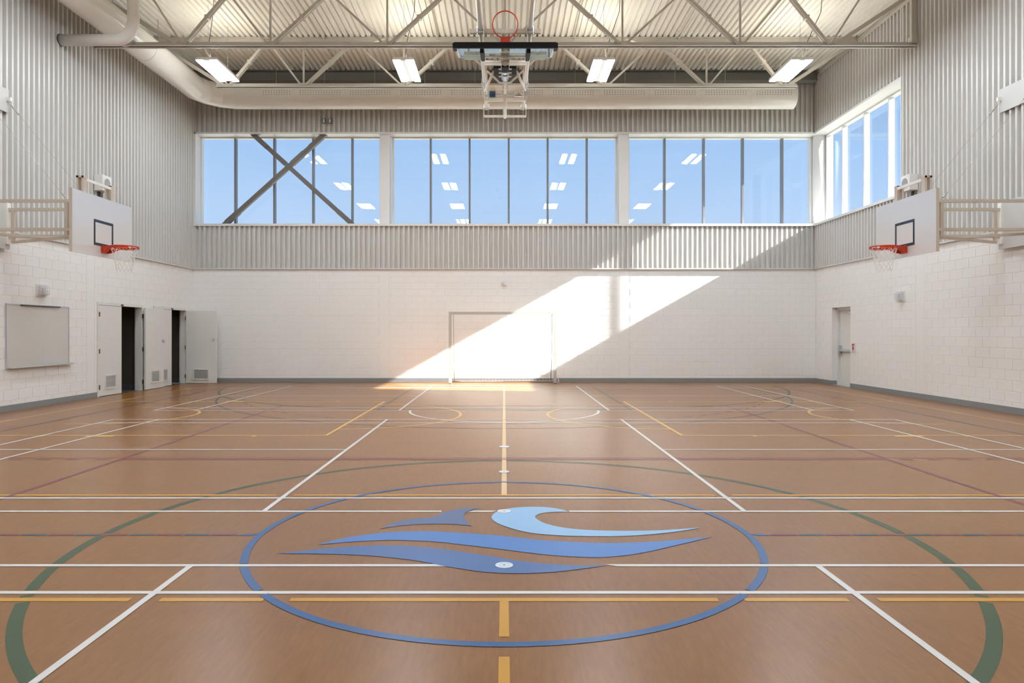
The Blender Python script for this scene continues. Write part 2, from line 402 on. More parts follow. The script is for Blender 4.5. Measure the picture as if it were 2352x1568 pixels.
# ------------------------------------------------------------------ roof trusses
def truss(d, label, x0, x1, vis=True):
    t = thing('roof_truss', label, 'truss', (0, d, 7.97), 'steel roof trusses')
    def chord(name, z, s, a, b_):
        m_ = B()
        for q in (-1, 1):
            ya, yb = d + q * 0.014, d + q * 0.10
            m_.box(a, b_, min(ya, yb), max(ya, yb), min(z, z + s * 0.012), max(z, z + s * 0.012))
            m_.box(a, b_, min(ya, ya + q * 0.01), max(ya, ya + q * 0.01), min(z, z + s * 0.10), max(z, z + s * 0.10))
        m_.build(name, 'steel_paint', t)
    chord('bottom_chord', 7.97, 1, x0, x1)
    chord('top_chord', ZD - 0.002, -1, -XW + 0.12, XW - 0.12)
    bot = [-7.3, -5.3, -2.65, 0.02, 2.68, 5.35, 7.4]; top = [-6.25, -3.97, -1.30, 1.35, 4.02, 6.4]
    zb, zt = 8.02, 9.20
    for i, tx in enumerate(top):
        L_, R_ = bot[i], bot[i + 1]
        thickL = i < 3
        for bx, thick in ((L_, thickL), (R_, not thickL)):
            m_ = B(); p0 = V((bx + (0.06 if bx < tx else -0.06), d, zb)); p1 = V((tx, d, zt))
            if thick:
                m_.beam(p0 + V((0, -0.032, 0)), p1 + V((0, -0.032, 0)), 0.045, 0.07); m_.beam(p0 + V((0, 0.032, 0)), p1 + V((0, 0.032, 0)), 0.045, 0.07)
                c = p0.lerp(p1, 0.52); m_.box(c.x - 0.05, c.x + 0.05, d - 0.06, d + 0.06, c.z - 0.05, c.z + 0.05)
            else: m_.beam(p0, p1, 0.04, 0.045)
            m_.build('web_diagonal', 'steel_paint', t)
    for bx in bot[1:-1]:
        B().beam((bx, d, zb), (bx, d, zt), 0.042).box(bx - 0.09, bx + 0.09, d - 0.012, d + 0.012, 7.98, 8.09).build('web_vertical', 'steel_paint', t)
    for s, bx in ((-1, bot[0]), (1, bot[-1])):
        B().beam((bx + s * 0.1, d, zb), (s * 9.3, d, 9.2), 0.075, 0.085).build('end_strut', 'steel_paint', t)
        B().beam((bx, d, zb), (bx + s * 0.75, d, zt), 0.04).build('web_diagonal', 'steel_paint', t)
    return t
truss(18.3, 'short-chord steel truss nearest the far windows, behind the four lights', -7.6, 7.73)
truss(15.7, 'steel roof truss whose bottom chord runs on into the right wall', -9.3, 9.31)
truss(13.1, 'steel roof truss above the rim of the raised hoop', -7.6, 7.73)
truss(10.5, 'steel roof truss overhead, nearest the camera', -7.6, 7.73)
# bearing bracket of the long truss on the right wall
tag(B().box(9.20, 9.335, 15.62, 15.78, 8.03, 8.20).box(9.22, 9.335, 15.66, 15.74, 8.2, 9.2).build('truss_bracket', 'steel_paint'), 'small steel bracket carrying the long truss end at the right wall', 'bracket')
# bridging and conduits under the deck
def bridging(x, y0, y1, flip, lab):
    a, b_ = (9.2, 8.06) if flip else (8.06, 9.2)
    tag(B().beam((x, y0 + 0.03, a), (x, y1 - 0.03, b_), 0.035).build('truss_bridging', 'steel_paint'), lab, 'brace', 'bridging bars between the two far trusses')
for x, fp in ((-5.9, 0), (-3.15, 0), (3.2, 0), (5.9, 0)):
    bridging(x, 15.8, 18.2, fp, {-5.9: 'leftmost thin bridging bar slanting between the two far trusses', -3.15: 'thin bridging bar slanting up near the second light from the left', 3.2: 'thin bridging bar slanting up near the third light from the left', 5.9: 'rightmost thin bridging bar slanting between the two far trusses'}[x])
for x in (-4.75, -1.75, 1.85, 4.6):
    tag(B().tube([(x, 6, ZD - 0.04), (x, 20.4, ZD - 0.04)], 0.017, 8).build('conduit', 'deck_paint', smooth=True),
        {-4.75: 'leftmost thin conduit running under the roof deck', -1.75: 'thin conduit under the deck left of the raised hoop', 1.85: 'thin conduit under the deck right of the raised hoop', 4.6: 'rightmost thin conduit running under the roof deck'}[x], 'conduit', 'conduits under the roof deck')

# ------------------------------------------------------------------ windows
def pane_quad(m_, a, b_, along):                    # double glazing: two sheets a hair out of parallel
    (u0, u1), (z0, z1) = a, b_
    c = (u0 + u1) / 2
    for off, yaw in ((0.0, 0.0031), (0.024, -0.0031)):
        d0, d1 = off + (u0 - c) * yaw, off + (u1 - c) * yaw
        if along == 'x': m_.quad((u0, GY + 0.03 + d0, z0), (u1, GY + 0.03 + d1, z0), (u1, GY + 0.03 + d1, z1), (u0, GY + 0.03 + d0, z1))
        else: m_.quad((GX + 0.03 + d0, u0, z0), (GX + 0.03 + d1, u1, z0), (GX + 0.03 + d1, u1, z1), (GX + 0.03 + d0, u0, z1))
ZG0, ZG1 = ZS, ZH - 0.035
def window_x(name, xl, xr, mull):
    wn = B().box(xl - 0.07, xl, GY - 0.05, GY + 0.10, ZS - 0.02, ZH).box(xr, xr + 0.07, GY - 0.05, GY + 0.10, ZS - 0.02, ZH) \
        .box(xl, xr, GY - 0.05, GY + 0.10, ZG1, ZH + 0.02).box(xl, xr, GY - 0.05, GY + 0.10, ZS - 0.03, ZG0 + 0.03).build(name, 'frame_paint', kind='structure')
    for x in mull: B().box(x - 0.028, x + 0.028, GY - 0.06, GY + 0.08, ZG0 + 0.03, ZG1).build('mullion', 'mullion_metal', wn)
    e_ = [xl] + [q for x in mull for q in (x - 0.028, x + 0.028)] + [xr]
    for i in range(0, len(e_), 2):
        m_ = B(); pane_quad(m_, (e_[i], e_[i + 1]), (ZG0 + 0.03, ZG1), 'x'); m_.build('pane', 'window_glass', wn)
window_x('window_1', -9.27, -3.82, [-8.245, -7.05, -5.86, -4.66])
window_x('window_2', -3.378, 3.42, [-2.255, -1.06, 0.14, 1.335, 2.535])
window_x('window_3', 3.834, 9.37, [4.922, 6.124, 7.319, 8.53])
wn = B().box(GX - 0.05, GX + 0.10, WIN_Y0, WIN_Y0 + 0.02, ZS - 0.02, ZH).box(GX - 0.05, GX + 0.10, 20.93, 21.03, ZS - 0.02, ZH) \
    .box(GX - 0.05, GX + 0.10, WIN_Y0, 20.93, ZG1, ZH + 0.02).box(GX - 0.05, GX + 0.10, WIN_Y0, 20.93, ZS - 0.03, ZG0 + 0.03).build('window_4', 'frame_paint', kind='structure')
mr = [17.54, 18.74, 19.94]
for y in mr: B().box(GX - 0.06, GX + 0.08, y - 0.026, y + 0.026, ZG0 + 0.03, ZG1).build('mullion', 'frame_paint', wn)
e_ = [WIN_Y0 + 0.02] + [q for y in mr for q in (y - 0.026, y + 0.026)] + [20.93]
for i in range(0, len(e_), 2):
    m_ = B(); pane_quad(m_, (e_[i], e_[i + 1]), (ZG0 + 0.03, ZG1), 'y'); m_.build('pane', 'window_glass', wn)
# columns between the bays, round corner column, cross brace
for x, lb in ((-3.615, 'boxed white column between the braced left window and the middle window'), (3.62, 'boxed white column between the middle and right windows')):
    tag(B().box(x - 0.145, x + 0.145, 20.93, GY + 0.02, ZS, ZH).build('window_column', 'white_paint'), lb, 'column')
tag(B().tube([(9.60, 21.12, ZS), (9.60, 21.12, ZH)], 0.18, 32).build('corner_column', 'white_paint', smooth=True), 'round white column standing in the corner between two windows', 'column')
xb = thing('cross_brace', 'dark steel X-shaped cross brace in front of the left window', 'brace', (-6.5, 21.0, ZS))
zt, zb_ = ZH - 0.0, ZS + 0.0
def brace(x0, x1, yy):
    m_ = B(); hw_ = 0.095
    m_.v = [(x, y, z) for y in (yy - 0.06, yy + 0.06) for x, z in ((x0 - hw_, zt), (x0 + hw_, zt), (x1 + hw_, zb_), (x1 - hw_, zb_))]
    m_.f = [(0, 1, 2, 3), (7, 6, 5, 4), (0, 4, 5, 1), (1, 5, 6, 2), (2, 6, 7, 3), (3, 7, 4, 0)]
    br = m_.build('diagonal_bar', 'brace_paint', xb)
    for q in (0.02, 0.20, 0.86) :
        c0 = V((x0, yy, zt)).lerp(V((x1, yy, zb_)), q); c1 = V((x0, yy, zt)).lerp(V((x1, yy, zb_)), q + 0.12)
        B().beam(c0, c1, 0.14, 0.155, up=(0, 1, 0)).build('splice_plate', 'brace_paint', br)
brace(-7.59, -4.60, 21.0); brace(-5.46, -8.47, 20.995)

# ------------------------------------------------------------------ doors and storage closets on the left wall
for i, (a, b) in enumerate(DOOR_L):
    fr = B().box(-XW - 0.15, -XW + 0.015, a, a + 0.05, 0, 2.2).box(-XW - 0.15, -XW + 0.015, b - 0.05, b, 0, 2.2).box(-XW - 0.15, -XW + 0.015, a + 0.05, b - 0.05, 2.14, 2.2)
    fr.build('trim_%d' % (15 + i), 'door_paint', kind='structure')
    x0, x1 = -XW - 2.2, -XW - 0.2
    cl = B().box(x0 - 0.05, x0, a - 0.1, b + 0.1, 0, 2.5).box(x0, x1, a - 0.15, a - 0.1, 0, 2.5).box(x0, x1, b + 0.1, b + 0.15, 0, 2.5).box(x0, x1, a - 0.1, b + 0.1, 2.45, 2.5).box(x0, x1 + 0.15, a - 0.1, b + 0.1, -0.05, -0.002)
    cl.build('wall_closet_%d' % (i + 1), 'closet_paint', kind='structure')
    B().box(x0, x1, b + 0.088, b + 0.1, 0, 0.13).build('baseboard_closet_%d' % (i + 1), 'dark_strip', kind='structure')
def louver(parent, face, u0, u1, z0, z1, axis, sgn):
    """grille frame standing proud of the leaf face at coordinate `face`."""
    m_ = B(); t = 0.018
    def bx(a, b_, c, d_, th0, th1):
        lo, hi = sorted((face + sgn * th0, face + sgn * th1))
        if axis == 'x': m_.box(lo, hi, a, b_, c, d_)
        else: m_.box(a, b_, lo, hi, c, d_)
    w_ = 0.035
    for a, b_, c, d_ in ((u0, u1, z0, z0 + w_), (u0, u1, z1 - w_, z1), (u0, u0 + w_, z0 + w_, z1 - w_), (u1 - w_, u1, z0 + w_, z1 - w_)): bx(a, b_, c, d_, 0.0, t)
    lf = m_.build('louver_frame', 'door_paint', parent)
    m_ = B(); n_ = 9
    for k in range(n_):
        za = z0 + w_ + (z1 - z0 - 2 * w_) * k / n_; bx(u0 + w_, u1 - w_, za, za + (z1 - z0 - 2 * w_) / n_ * 0.8, 0.001, 0.006)
    m_.build('louver_slats', 'aluminium', parent)
def hinges(parent, x, y, zs, big=False):
    for z in zs: B().tube([(x, y, z - 0.055), (x, y, z + 0.055)], 0.011, 8).box(x - 0.004, x + 0.004, y - 0.02, y + 0.02, z - 0.05, z + 0.05).build('hinge', 'hinge_bronze', parent)
HZ = (0.22, 1.06, 1.92)
# leaf 1: closed, flush with the wall
d1 = B().box(-XW - 0.04, -XW + 0.005, 16.035, 17.0, 0.012, 2.135).build('door_1', 'door_paint', kind='structure')
louver(d1, -XW + 0.005, 16.27, 16.75, 0.16, 0.50, 'x', 1); hinges(d1, -XW + 0.018, 16.05, HZ)
B().box(-XW + 0.015, -XW + 0.03, 16.96, 17.05, 2.145, 2.185).build('strike_plate', 'hinge_bronze', d1)
# leaf 2: swung right round against the wall
d2 = B().box(-XW + 0.06, -XW + 0.105, 17.95, 18.90, 0.012, 2.135).build('door_2', 'door_paint', kind='structure')
louver(d2, -XW + 0.105, 18.19, 18.66, 0.16, 0.50, 'x', 1); hinges(d2, -XW + 0.03, 17.945, HZ)
for z in HZ: B().box(-XW + 0.016, -XW + 0.06, 17.944, 17.949, z - 0.055, z + 0.055).build('hinge_leaf', 'hinge_bronze', d2)
B().tube([(-XW + 0.105, 18.84, 1.02 + 0.26), (-XW + 0.14, 18.84, 1.28), (-XW + 0.155, 18.84, 1.28)], 0.032, 12).build('knob', 'chrome', d2, smooth=True)
# leaf 3: closed, partly behind leaf 2
d3 = B().box(-XW - 0.04, -XW + 0.005, 18.605, 19.56, 0.012, 2.135).build('door_3', 'door_paint', kind='structure')
louver(d3, -XW + 0.005, 18.85, 19.32, 0.16, 0.50, 'x', 1)
B().box(-XW + 0.015, -XW + 0.03, 19.52, 19.61, 2.145, 2.185).build('strike_plate', 'hinge_bronze', d3)
# leaf 4: open square to the wall
d4 = B().box(-XW + 0.03, -8.47, 20.375, 20.42, 0.012, 2.135).build('door_4', 'door_paint', kind='structure')
louver(d4, 20.375, -9.16, -8.68, 0.10, 0.43, 'y', -1); hinges(d4, -XW + 0.022, 20.37, HZ)
B().tube([(-8.56, 20.375, 1.28), (-8.56, 20.33, 1.28), (-8.56, 20.318, 1.28)], 0.032, 12).build('knob', 'chrome', d4, smooth=True)
B().box(-8.471, -8.467, 20.385, 20.41, 1.23, 1.33).build('latch_plate', 'aluminium', d4)

# exit door recessed in the right wall
a, b = DOOR_R
B().box(XW + 0.14, XW + 0.26, a, a + 0.05, 0, 2.2).box(XW + 0.14, XW + 0.26, b - 0.07, b, 0, 2.2).box(XW + 0.14, XW + 0.26, a + 0.05, b - 0.07, 2.12, 2.2).build('trim_17', 'door_paint', kind='structure')
d5 = B().box(XW + 0.20, XW + 0.245, a + 0.05, b - 0.075, 0.012, 2.12).build('door_5', 'door_paint', kind='structure')
B().box(XW + 0.26, 9.98, a, b, 0, 2.2).build('wall_exit_backing', 'door_paint', kind='structure')
B().box(XW + 0.13, XW + 0.20, a + 0.12, b - 0.14, 0.96, 1.03).build('push_bar', 'aluminium', d5)
B().box(XW + 0.11, XW + 0.20, b - 0.16, b - 0.09, 0.86, 1.13).build('latch_case', 'aluminium', d5)
B().box(XW + 0.14, XW + 0.20, a + 0.14, a + 0.44, 2.0, 2.08).box(XW + 0.12, XW + 0.15, a + 0.30, b - 0.3, 2.085, 2.10).build('door_closer', 'aluminium', d5)
B().box(XW, XW + 0.2, a, b, 0.0, 0.01).build('threshold', 'aluminium', d5)

# ------------------------------------------------------------------ floor markings (parts of the floor)
ZL = [0.0012]
def mark(m_, name, material):
    return m_.build(name, material, floor)
def hline(d, x0, x1, w_, material, name='court_line', slant=None):
    z = ZL[0]
    s0, s1 = slant or (0, 0)
    mark(B().quad((x0 - s0, d - w_ / 2, z), (x1 - s1, d - w_ / 2, z), (x1 + s1, d + w_ / 2, z), (x0 + s0, d + w_ / 2, z)), name, material)
def vline(x, y0, y1, w_, material, name='court_line'):
    z = ZL[0] + 0.00015
    mark(B().quad((x - w_ / 2, y0, z), (x + w_ / 2, y0, z), (x + w_ / 2, y1, z), (x - w_ / 2, y1, z)), name, material)
def arc(cx, cy, r, a0, a1, w_, material, name='court_arc', n=None, z=None):
    z = ZL[0] if z is None else z
    n = n or max(6, int(abs(a1 - a0) * r / 0.08)); m_ = B(); b_ = 0
    for i in range(n + 1):
        t = a0 + (a1 - a0) * i / n
        for rr in (r - w_ / 2, r + w_ / 2): m_.v.append((cx + rr * math.cos(t), cy + rr * math.sin(t), z))
    for i in range(n): m_.f.append((2 * i, 2 * i + 1, 2 * i + 3, 2 * i + 2))
    return mark(m_, name, material)
DC = 5.13; W4 = 0.042; W5 = 0.05; PI = math.pi; XA = 9.2
def circle_cuts(cx, cy, r, w_, material, cuts, name):
    """ring drawn in pieces that leave a gap wherever a straight line at depth y crosses it."""
    g = []
    for yc, hwid in cuts:
        for s in (1, -1):
            lo, hi = (yc - hwid - cy) / r, (yc + hwid - cy) / r
            lo, hi = max(-1, min(1, lo)), max(-1, min(1, hi))
            if lo == hi: continue
            a0, a1 = math.asin(lo), math.asin(hi)
            if s == -1: a0, a1 = PI - a1, PI - a0
            g.append((a0 % (2 * PI), a1 % (2 * PI)))
    g.sort(); 
    for i in range(len(g)):
        a0 = g[i][1]; a1 = g[(i + 1) % len(g)][0]
        if a1 <= a0: a1 += 2 * PI
        if a1 - a0 < 2 * PI: arc(cx, cy, r, a0, a1, w_, material, name)
# far handball-style goal area and centre circles lie lowest
ZL[0] = 0.0010
circle_cuts(0, DC, 2.965, 0.07, 'line_green', [(3.991, 0.035), (3.884, 0.04), (4.455, 0.035), (5.13, 0.035), (5.80, 0.035), (6.27, 0.03), (6.377, 0.04)], 'centre_ring')
arc(-1.55, 19.42, 5.97, PI, 1.5 * PI, 0.06, 'line_green', 'goal_area_arc'); arc(1.55, 19.42, 5.97, 1.5 * PI, 2 * PI, 0.06, 'line_green', 'goal_area_arc')
hline(13.45, -1.55, 1.55, 0.06, 'line_green', 'goal_area_line')
# main basketball court, black
ZL[0] = 0.0013
for s in (-1, 1):
    vline(s * 7.62, -9, 19.16, W5, 'line_black'); vline(s * 2.45, 13.33, 19.16, W5, 'line_black')
    vline(s * 6.6, 16.1, 19.16, W5, 'line_black')
    for dd in (17.3, 16.45, 15.6, 14.75): hline(dd, s * 2.47 - 0.05 + s * 0.05, s * 2.47 + 0.05 + s * 0.05, 0.05, 'line_black', 'lane_mark')
hline(19.16, -7.62, 7.62, W5, 'line_black')
hline(13.33, -2.45, 2.45, W5, 'line_black')
aa = math.asin(6.6 / 6.75)
arc(0, 17.56, 6.75, 1.5 * PI - aa, 1.5 * PI + aa, W5, 'line_black', 'three_point_arc')
nd = 44
for i in range(nd):
    t0 = PI + 0.1 + (PI - 0.2) * i / nd; arc(0, 17.56, 6.2, t0, t0 + (PI - 0.2) / nd * 0.5, 0.045, 'line_black', 'dash')
arc(0, 13.33, 1.8, PI, 2 * PI, W5, 'line_white', 'free_throw_arc')
# cross-wise basketball courts, yellow and orange
ZL[0] = 0.0016
YC = 12.54
for s in (-1, 1):
    vline(s * 8.44, 6.4, 18.7, W5, 'line_yellow'); vline(s * 8.44, -9, 3.86, W5, 'line_yellow')
    vline(s * 2.59, YC - 2.45, YC + 2.45, W5, 'line_yellow')
    for q in (-1, 1):
        xa, xb_ = sorted((s * 2.565, s * 8.44)); hline(YC + q * 2.46, xa, xb_, W5, 'line_yellow')
        for xx, ww, hh in ((6.68, 0.05, 0.09), (5.85, 0.40, 0.11), (3.62, 0.06, 0.10), (4.6, 0.05, 0.09)):
            if xx == 4.6: continue
            hline(YC + q * (2.46 + 0.07), s * xx - ww / 2, s * xx + ww / 2, hh, 'line_yellow', 'lane_mark')
        xa, xb_ = sorted((s * 7.2, s * 6.85)); hline(YC + q * 1.22, xa, xb_, W4, 'line_yellow')
    if s < 0: arc(-2.59, YC, 1.8, -PI / 2, PI / 2, W5, 'line_yellow', 'free_throw_arc'); arc(-6.85, YC, 1.22, -PI / 2, PI / 2, W5, 'line_yellow', 'no_charge_arc')
    else: arc(2.59, YC, 1.8, PI / 2, 1.5 * PI, W5, 'line_yellow', 'free_throw_arc'); arc(6.85, YC, 1.22, PI / 2, 1.5 * PI, W5, 'line_yellow', 'no_charge_arc')
hline(18.7, -8.44, 8.44, W5, 'line_cream')
# near and far sidelines of the cross courts, broken where other lines pass
for a0, a1 in ((-8.44, -2.10), (-1.94, 1.94), (2.10, 8.44)): hline(6.377, a0, a1, W5, 'line_orange')
for a0, a1, sl in ((-8.44, -2.10, (0, 0)), (-1.93, -1.35, (0, 0.02)), (-1.20, 1.20, (0, 0)), (1.35, 1.93, (0, 0)), (2.10, 8.44, (0, 0))): hline(3.884, a0, a1, W5, 'line_orange')
vline(0, 3.41, 3.86, 0.05, 'line_orange'); vline(0, -9, 3.20, 0.05, 'line_orange'); vline(0, 6.40, 18.7, 0.05, 'line_cream')
# volleyball court, mauve
ZL[0] = 0.0019
for s in (-1, 1): vline(s * 4.53, DC + 0.05, 14.13, W5, 'line_mauve'); vline(s * 4.53, -3.87, DC - 0.05, W5, 'line_mauve')
hline(14.13, -4.55, 4.55, W5, 'line_mauve'); hline(8.17, -4.55, 4.55, W5, 'line_mauve')
hline(8.27, -6.6, 6.6, 0.03, 'line_red')
for s in (-1, 1):
    for k in range(6): x = s * (4.75 + 0.34 * k); hline(8.17, x - 0.08, x + 0.08, W5, 'line_mauve', 'dash')
k = 0; x = 1.98
hline(DC, 1.84, 1.955, 0.045, 'line_blue', 'dash', (-0.03, -0.03)); hline(DC, -1.955, -1.84, 0.045, 'line_blue', 'dash', (0.03, 0.03))
while x < 9.2:
    for s in (-1, 1):
        a0, a1 = sorted((s * x, s * (x + 0.185)))
        hline(DC, a0, a1, 0.045, 'line_slate' if k % 2 else 'line_mauve', 'dash')
    x += 0.2015; k += 1
# three badminton courts, white
ZL[0] = 0.0022
def badminton(y0, y1, gaps):
    ym = (y0 + y1) / 2
    for y in (y0, y1, y0 + 0.465, y1 - 0.465):
        for a0, a1, s0, s1 in gaps.get(round(y, 2), [(-6.72, 6.72, 0, 0)]): hline(y, a0, a1, W4, 'line_white', slant=(s0, s1))
    for s in (-1, 1):
        vline(s * 6.72, y0, y1, W4, 'line_white'); vline(s * 5.95, y0, y1, W4, 'line_white'); vline(s * 2.015, y0, y1, W4, 'line_white')
        a0, a1 = sorted((s * 2.015, s * 6.72)); hline(ym, a0, a1, W4, 'line_white')
badminton(-1.65, 4.455, {4.46: [(-6.72, -0.39, 0, -0.04), (0.69, 6.72, -0.035, 0)], 4.45: [(-6.72, -0.39, 0, -0.04), (0.69, 6.72, -0.035, 0)]})
badminton(5.80, 11.93, {5.8: [(-6.72, -0.525, 0, 0), (-0.285, -0.08, 0.03, 0.02), (0.545, 6.72, 0, 0)]})
badminton(13.29, 19.40, {})
# blue centre ring, broken by the white lines
ZL[0] = 0.0025
circle_cuts(0, DC, 1.805, 0.052, 'line_blue', [(3.991, 0.032), (4.455, 0.032), (5.80, 0.032), (6.27, 0.03)], 'centre_ring')
# wave emblem in the centre ring
def emblem(pts, material, nm):
    poly = [fl(*p) for p in pts]
    z = 0.0028; m_ = B(); m_.v = [(x, y, z) for x, y in poly]; m_.f = [tuple(range(len(poly)))]
    import bmesh
    me = bpy.data.meshes.new(nm); me.from_pydata(m_.v, [], m_.f)
    bm = bmesh.new(); bm.from_mesh(me); bmesh.ops.triangulate(bm, faces=bm.faces, ngon_method='EAR_CLIP')
    bmesh.ops.recalc_face_normals(bm, faces=bm.faces)
    for f_ in bm.faces:
        if f_.normal.z < 0: f_.normal_flip()
    bm.to_mesh(me); bm.free(); me.materials.append(MATS[material]); return link(nm, me, floor)
SC = 2352 / 660.0
def A7(pts): return [(540 + x / SC, 1130 + y / SC) for x, y in pts]
def A8(pts): return [(1100 + x / SC, 1130 + y / SC) for x, y in pts]
def smooth_closed(pts, corners, sub=4):
    """Catmull-Rom through a closed outline, keeping the points in `corners` sharp."""
    out = []; n_ = len(pts)
    for i in range(n_):
        p1, p2 = pts[i], pts[(i + 1) % n_]
        p0 = p1 if i in corners else pts[i - 1]
        p3 = p2 if (i + 1) % n_ in corners else pts[(i + 2) % n_]
        for k in range(sub):
            t = k / sub
            out.append(tuple(0.5 * (2 * p1[j] + (p2[j] - p0[j]) * t + (2 * p0[j] - 5 * p1[j] + 4 * p2[j] - p3[j]) * t * t + (3 * p1[j] - p0[j] - 3 * p2[j] + p3[j]) * t ** 3) for j in (0, 1)))
    return out
fin = A7([(2020, 126), (1850, 135), (1740, 158), (1670, 185), (1620, 210), (1500, 215), (1380, 232), (1280, 260), (1185, 302), (1300, 283), (1450, 268), (1600, 262), (1750, 263), (1860, 270), (1937, 278), (1905, 250), (1880, 222), (1873, 195), (1890, 168), (1930, 148), (1975, 135)])
emblem(smooth_closed(fin, {0, 4, 8, 14}), 'logo_slate', 'emblem_fin')
crest = A8([(735, 163), (680, 145), (600, 130), (500, 122), (400, 122), (300, 128), (220, 140), (150, 160), (115, 185), (103, 208), (120, 235), (165, 262), (240, 290), (340, 318), (460, 340), (600, 352), (760, 360), (950, 363), (1150, 362), (1350, 352), (1550, 333), (1720, 310), (1818, 291),
            (1700, 300), (1500, 313), (1300, 318), (1100, 318), (900, 312), (740, 298), (620, 278), (530, 252), (480, 225), (460, 205), (475, 188), (520, 173), (590, 165), (660, 162)])
emblem(smooth_closed(crest, {0, 22}), 'logo_sky', 'emblem_crest')
mid = A7([(668, 432), (800, 400), (950, 368), (1150, 340), (1350, 325), (1550, 322), (1750, 330), (1950, 342), (2150, 356), (2352, 377)]) + \
    A8([(500, 393), (700, 406), (900, 415), (1100, 418), (1300, 413), (1500, 402), (1700, 386), (1911, 366), (1750, 405), (1600, 440), (1450, 475), (1300, 505), (1150, 525), (1000, 535), (850, 533), (650, 522), (450, 503), (250, 477), (0, 447)]) + \
    A7([(1850, 430), (1700, 412), (1500, 400), (1300, 395), (1100, 400), (900, 412)])
emblem(smooth_closed(mid, {0, 17}), 'logo_blue', 'emblem_wave')
low = A7([(335, 503), (500, 488), (700, 467), (900, 450), (1100, 440), (1250, 437), (1450, 444), (1650, 462), (1850, 490), (2100, 528), (2352, 567)]) + \
    A8([(500, 583), (700, 598), (900, 602), (1070, 598), (950, 615), (800, 635), (650, 652), (500, 662), (350, 667), (150, 663), (0, 650)]) + \
    A7([(1900, 637), (1720, 608), (1640, 592), (1500, 565), (1300, 540), (1100, 522), (900, 512), (700, 507), (500, 505)])
emblem(smooth_closed(low, {0, 14}), 'logo_deep', 'emblem_wave')
# round covers of the floor sockets
for y, r, lb in ((4.455, 0.0575, 'round pale floor socket cover on the lowest blue wave'), (5.80, 0.0565, 'round pale floor socket cover on the light blue wave crest'),
                 (7.44, 0.058, 'round pale floor socket cover just beyond the blue ring on the centre line'), (9.07, 0.07, 'round pale floor socket cover farthest out on the centre line')):
    t = thing('floor_socket', lb, 'floor socket', (0, y, 0.003), 'floor socket covers on the centre line')
    B().tube([(0, y, 0.0005), (0, y, 0.0045)], r, 28).build('cover', 'socket_disc', t)
    B().tube([(0, y, 0.0045), (0, y, 0.0052)], 0.007, 8).build('screw', 'dark_strip', t)
    m_ = B().tube([(r * 0.55 * math.cos(2 * PI * k / 24), y + r * 0.55 * math.sin(2 * PI * k / 24), 0.0046) for k in range(24)], 0.0009, 4, closed=True); m_.build('ring', 'aluminium', t)

# ------------------------------------------------------------------ ceiling lights
def light(X, Y, label, group=None):
    t = thing('ceiling_light', label, 'light', (X, Y, 7.9), group)
    L, Wd = 1.40, 0.50; y0, y1 = Y - L / 2, Y + L / 2
    B().box(X - Wd / 2, X + Wd / 2, y0, y1, 7.92, 7.98).build('housing', 'white_paint', t)
    for s in (-1, 1):
        for q in (0, 1):
            a = X + s * 0.095; b_ = X + s * 0.245
            ya = y0 + 0.01 + q * (L / 2 - 0.005); m_ = B().box(min(a, b_), max(a, b_), ya, ya + L / 2 - 0.015, 7.90, 7.921)
            m_.build('diffuser', 'lamp_glow', t)
    B().box(X - 0.16, X + 0.16, y0 + 0.1, y1 - 0.1, 7.98, 7.986).build('added_fill_strip', 'ceiling_fill_glow', t)  # added upward-glowing strip that lifts the ceiling, not a real fixture part
    B().box(X - 0.088, X + 0.088, y0 + 0.02, y1 - 0.02, 7.912, 7.921).build('centre_grille', 'white_paint', t)
    for yy in (y0 + 0.12, y1 - 0.12): B().tube([(X, yy, 7.98), (X, yy, ZD)], 0.004, 6).build('hanger_wire', 'wire_grey', t)
    B().tube([(X + 0.05, y0 + 0.15, 7.98), (X + 0.09, y0 - 0.05, 8.3), (X + 0.3, y0 - 0.3, 8.9), (X + 0.32, y0 - 0.32, ZD)], 0.008, 6).build('power_cord', 'dark_strip', t, smooth=True)
    return t
names = ['bright twin-strip ceiling light nearest the left wall', 'bright twin-strip ceiling light just left of the raised hoop', 'bright twin-strip ceiling light just right of the raised hoop', 'bright twin-strip ceiling light nearest the right wall']
XL = (-7.02, -2.38, 2.36, 7.02)
first = None
for i, x in enumerate(XL):
    if first is None: first = light(x, 17.0, names[0], 'twin-strip ceiling lights')
    else: copy_thing(first, (x, 17.0, 7.9), names[i])
for y in (12.2, 7.4, 2.6):
    for x in XL: copy_thing(first, (x, y, 7.9), 'twin-strip ceiling light nearer the camera, seen only mirrored in the windows')

# ------------------------------------------------------------------ ventilation duct
duct = thing('air_duct', 'long round off-white air duct turning from the left wall along the far windows', 'duct', (-8.6, 20.05, 8.3))
DX, DY, DZ, DR = -8.6, 20.05, 8.30, 0.33
pts = [V((DX, y, DZ)) for y in (2.0, 4.9, 7.8, 10.7, 13.6, 16.5)]
R_ = 1.05; cx_, cy_ = DX + R_, DY - R_
elb = [V((cx_ - R_ * 1.0, cy_ - 0.12, DZ))]
for k in range(4):
    t = math.radians(11.25 + 22.5 * k); rr = R_ / math.cos(math.radians(11.25)); elb.append(V((cx_ - rr * math.cos(t), cy_ + rr * math.sin(t), DZ)))
elb.append(V((cx_ + 0.12, DY, DZ)))
run = [V((x, DY, DZ)) for x in (-5.95, -4.52, -3.08, -1.63, -0.18, 1.27, 2.72, 4.17, 5.62, 7.07, 8.37)]
path = pts + elb + run
full = MB().tube(path, DR, 40)
n_ = 40
for i in range(len(path) - 1):
    m_ = B(); m_.v = full.v[i * n_:(i + 2) * n_]; m_.f = [(j, (j + 1) % n_, n_ + (j + 1) % n_, n_ + j) for j in range(n_)]
    m_.build('duct_section', 'duct_paint', duct, smooth=True)
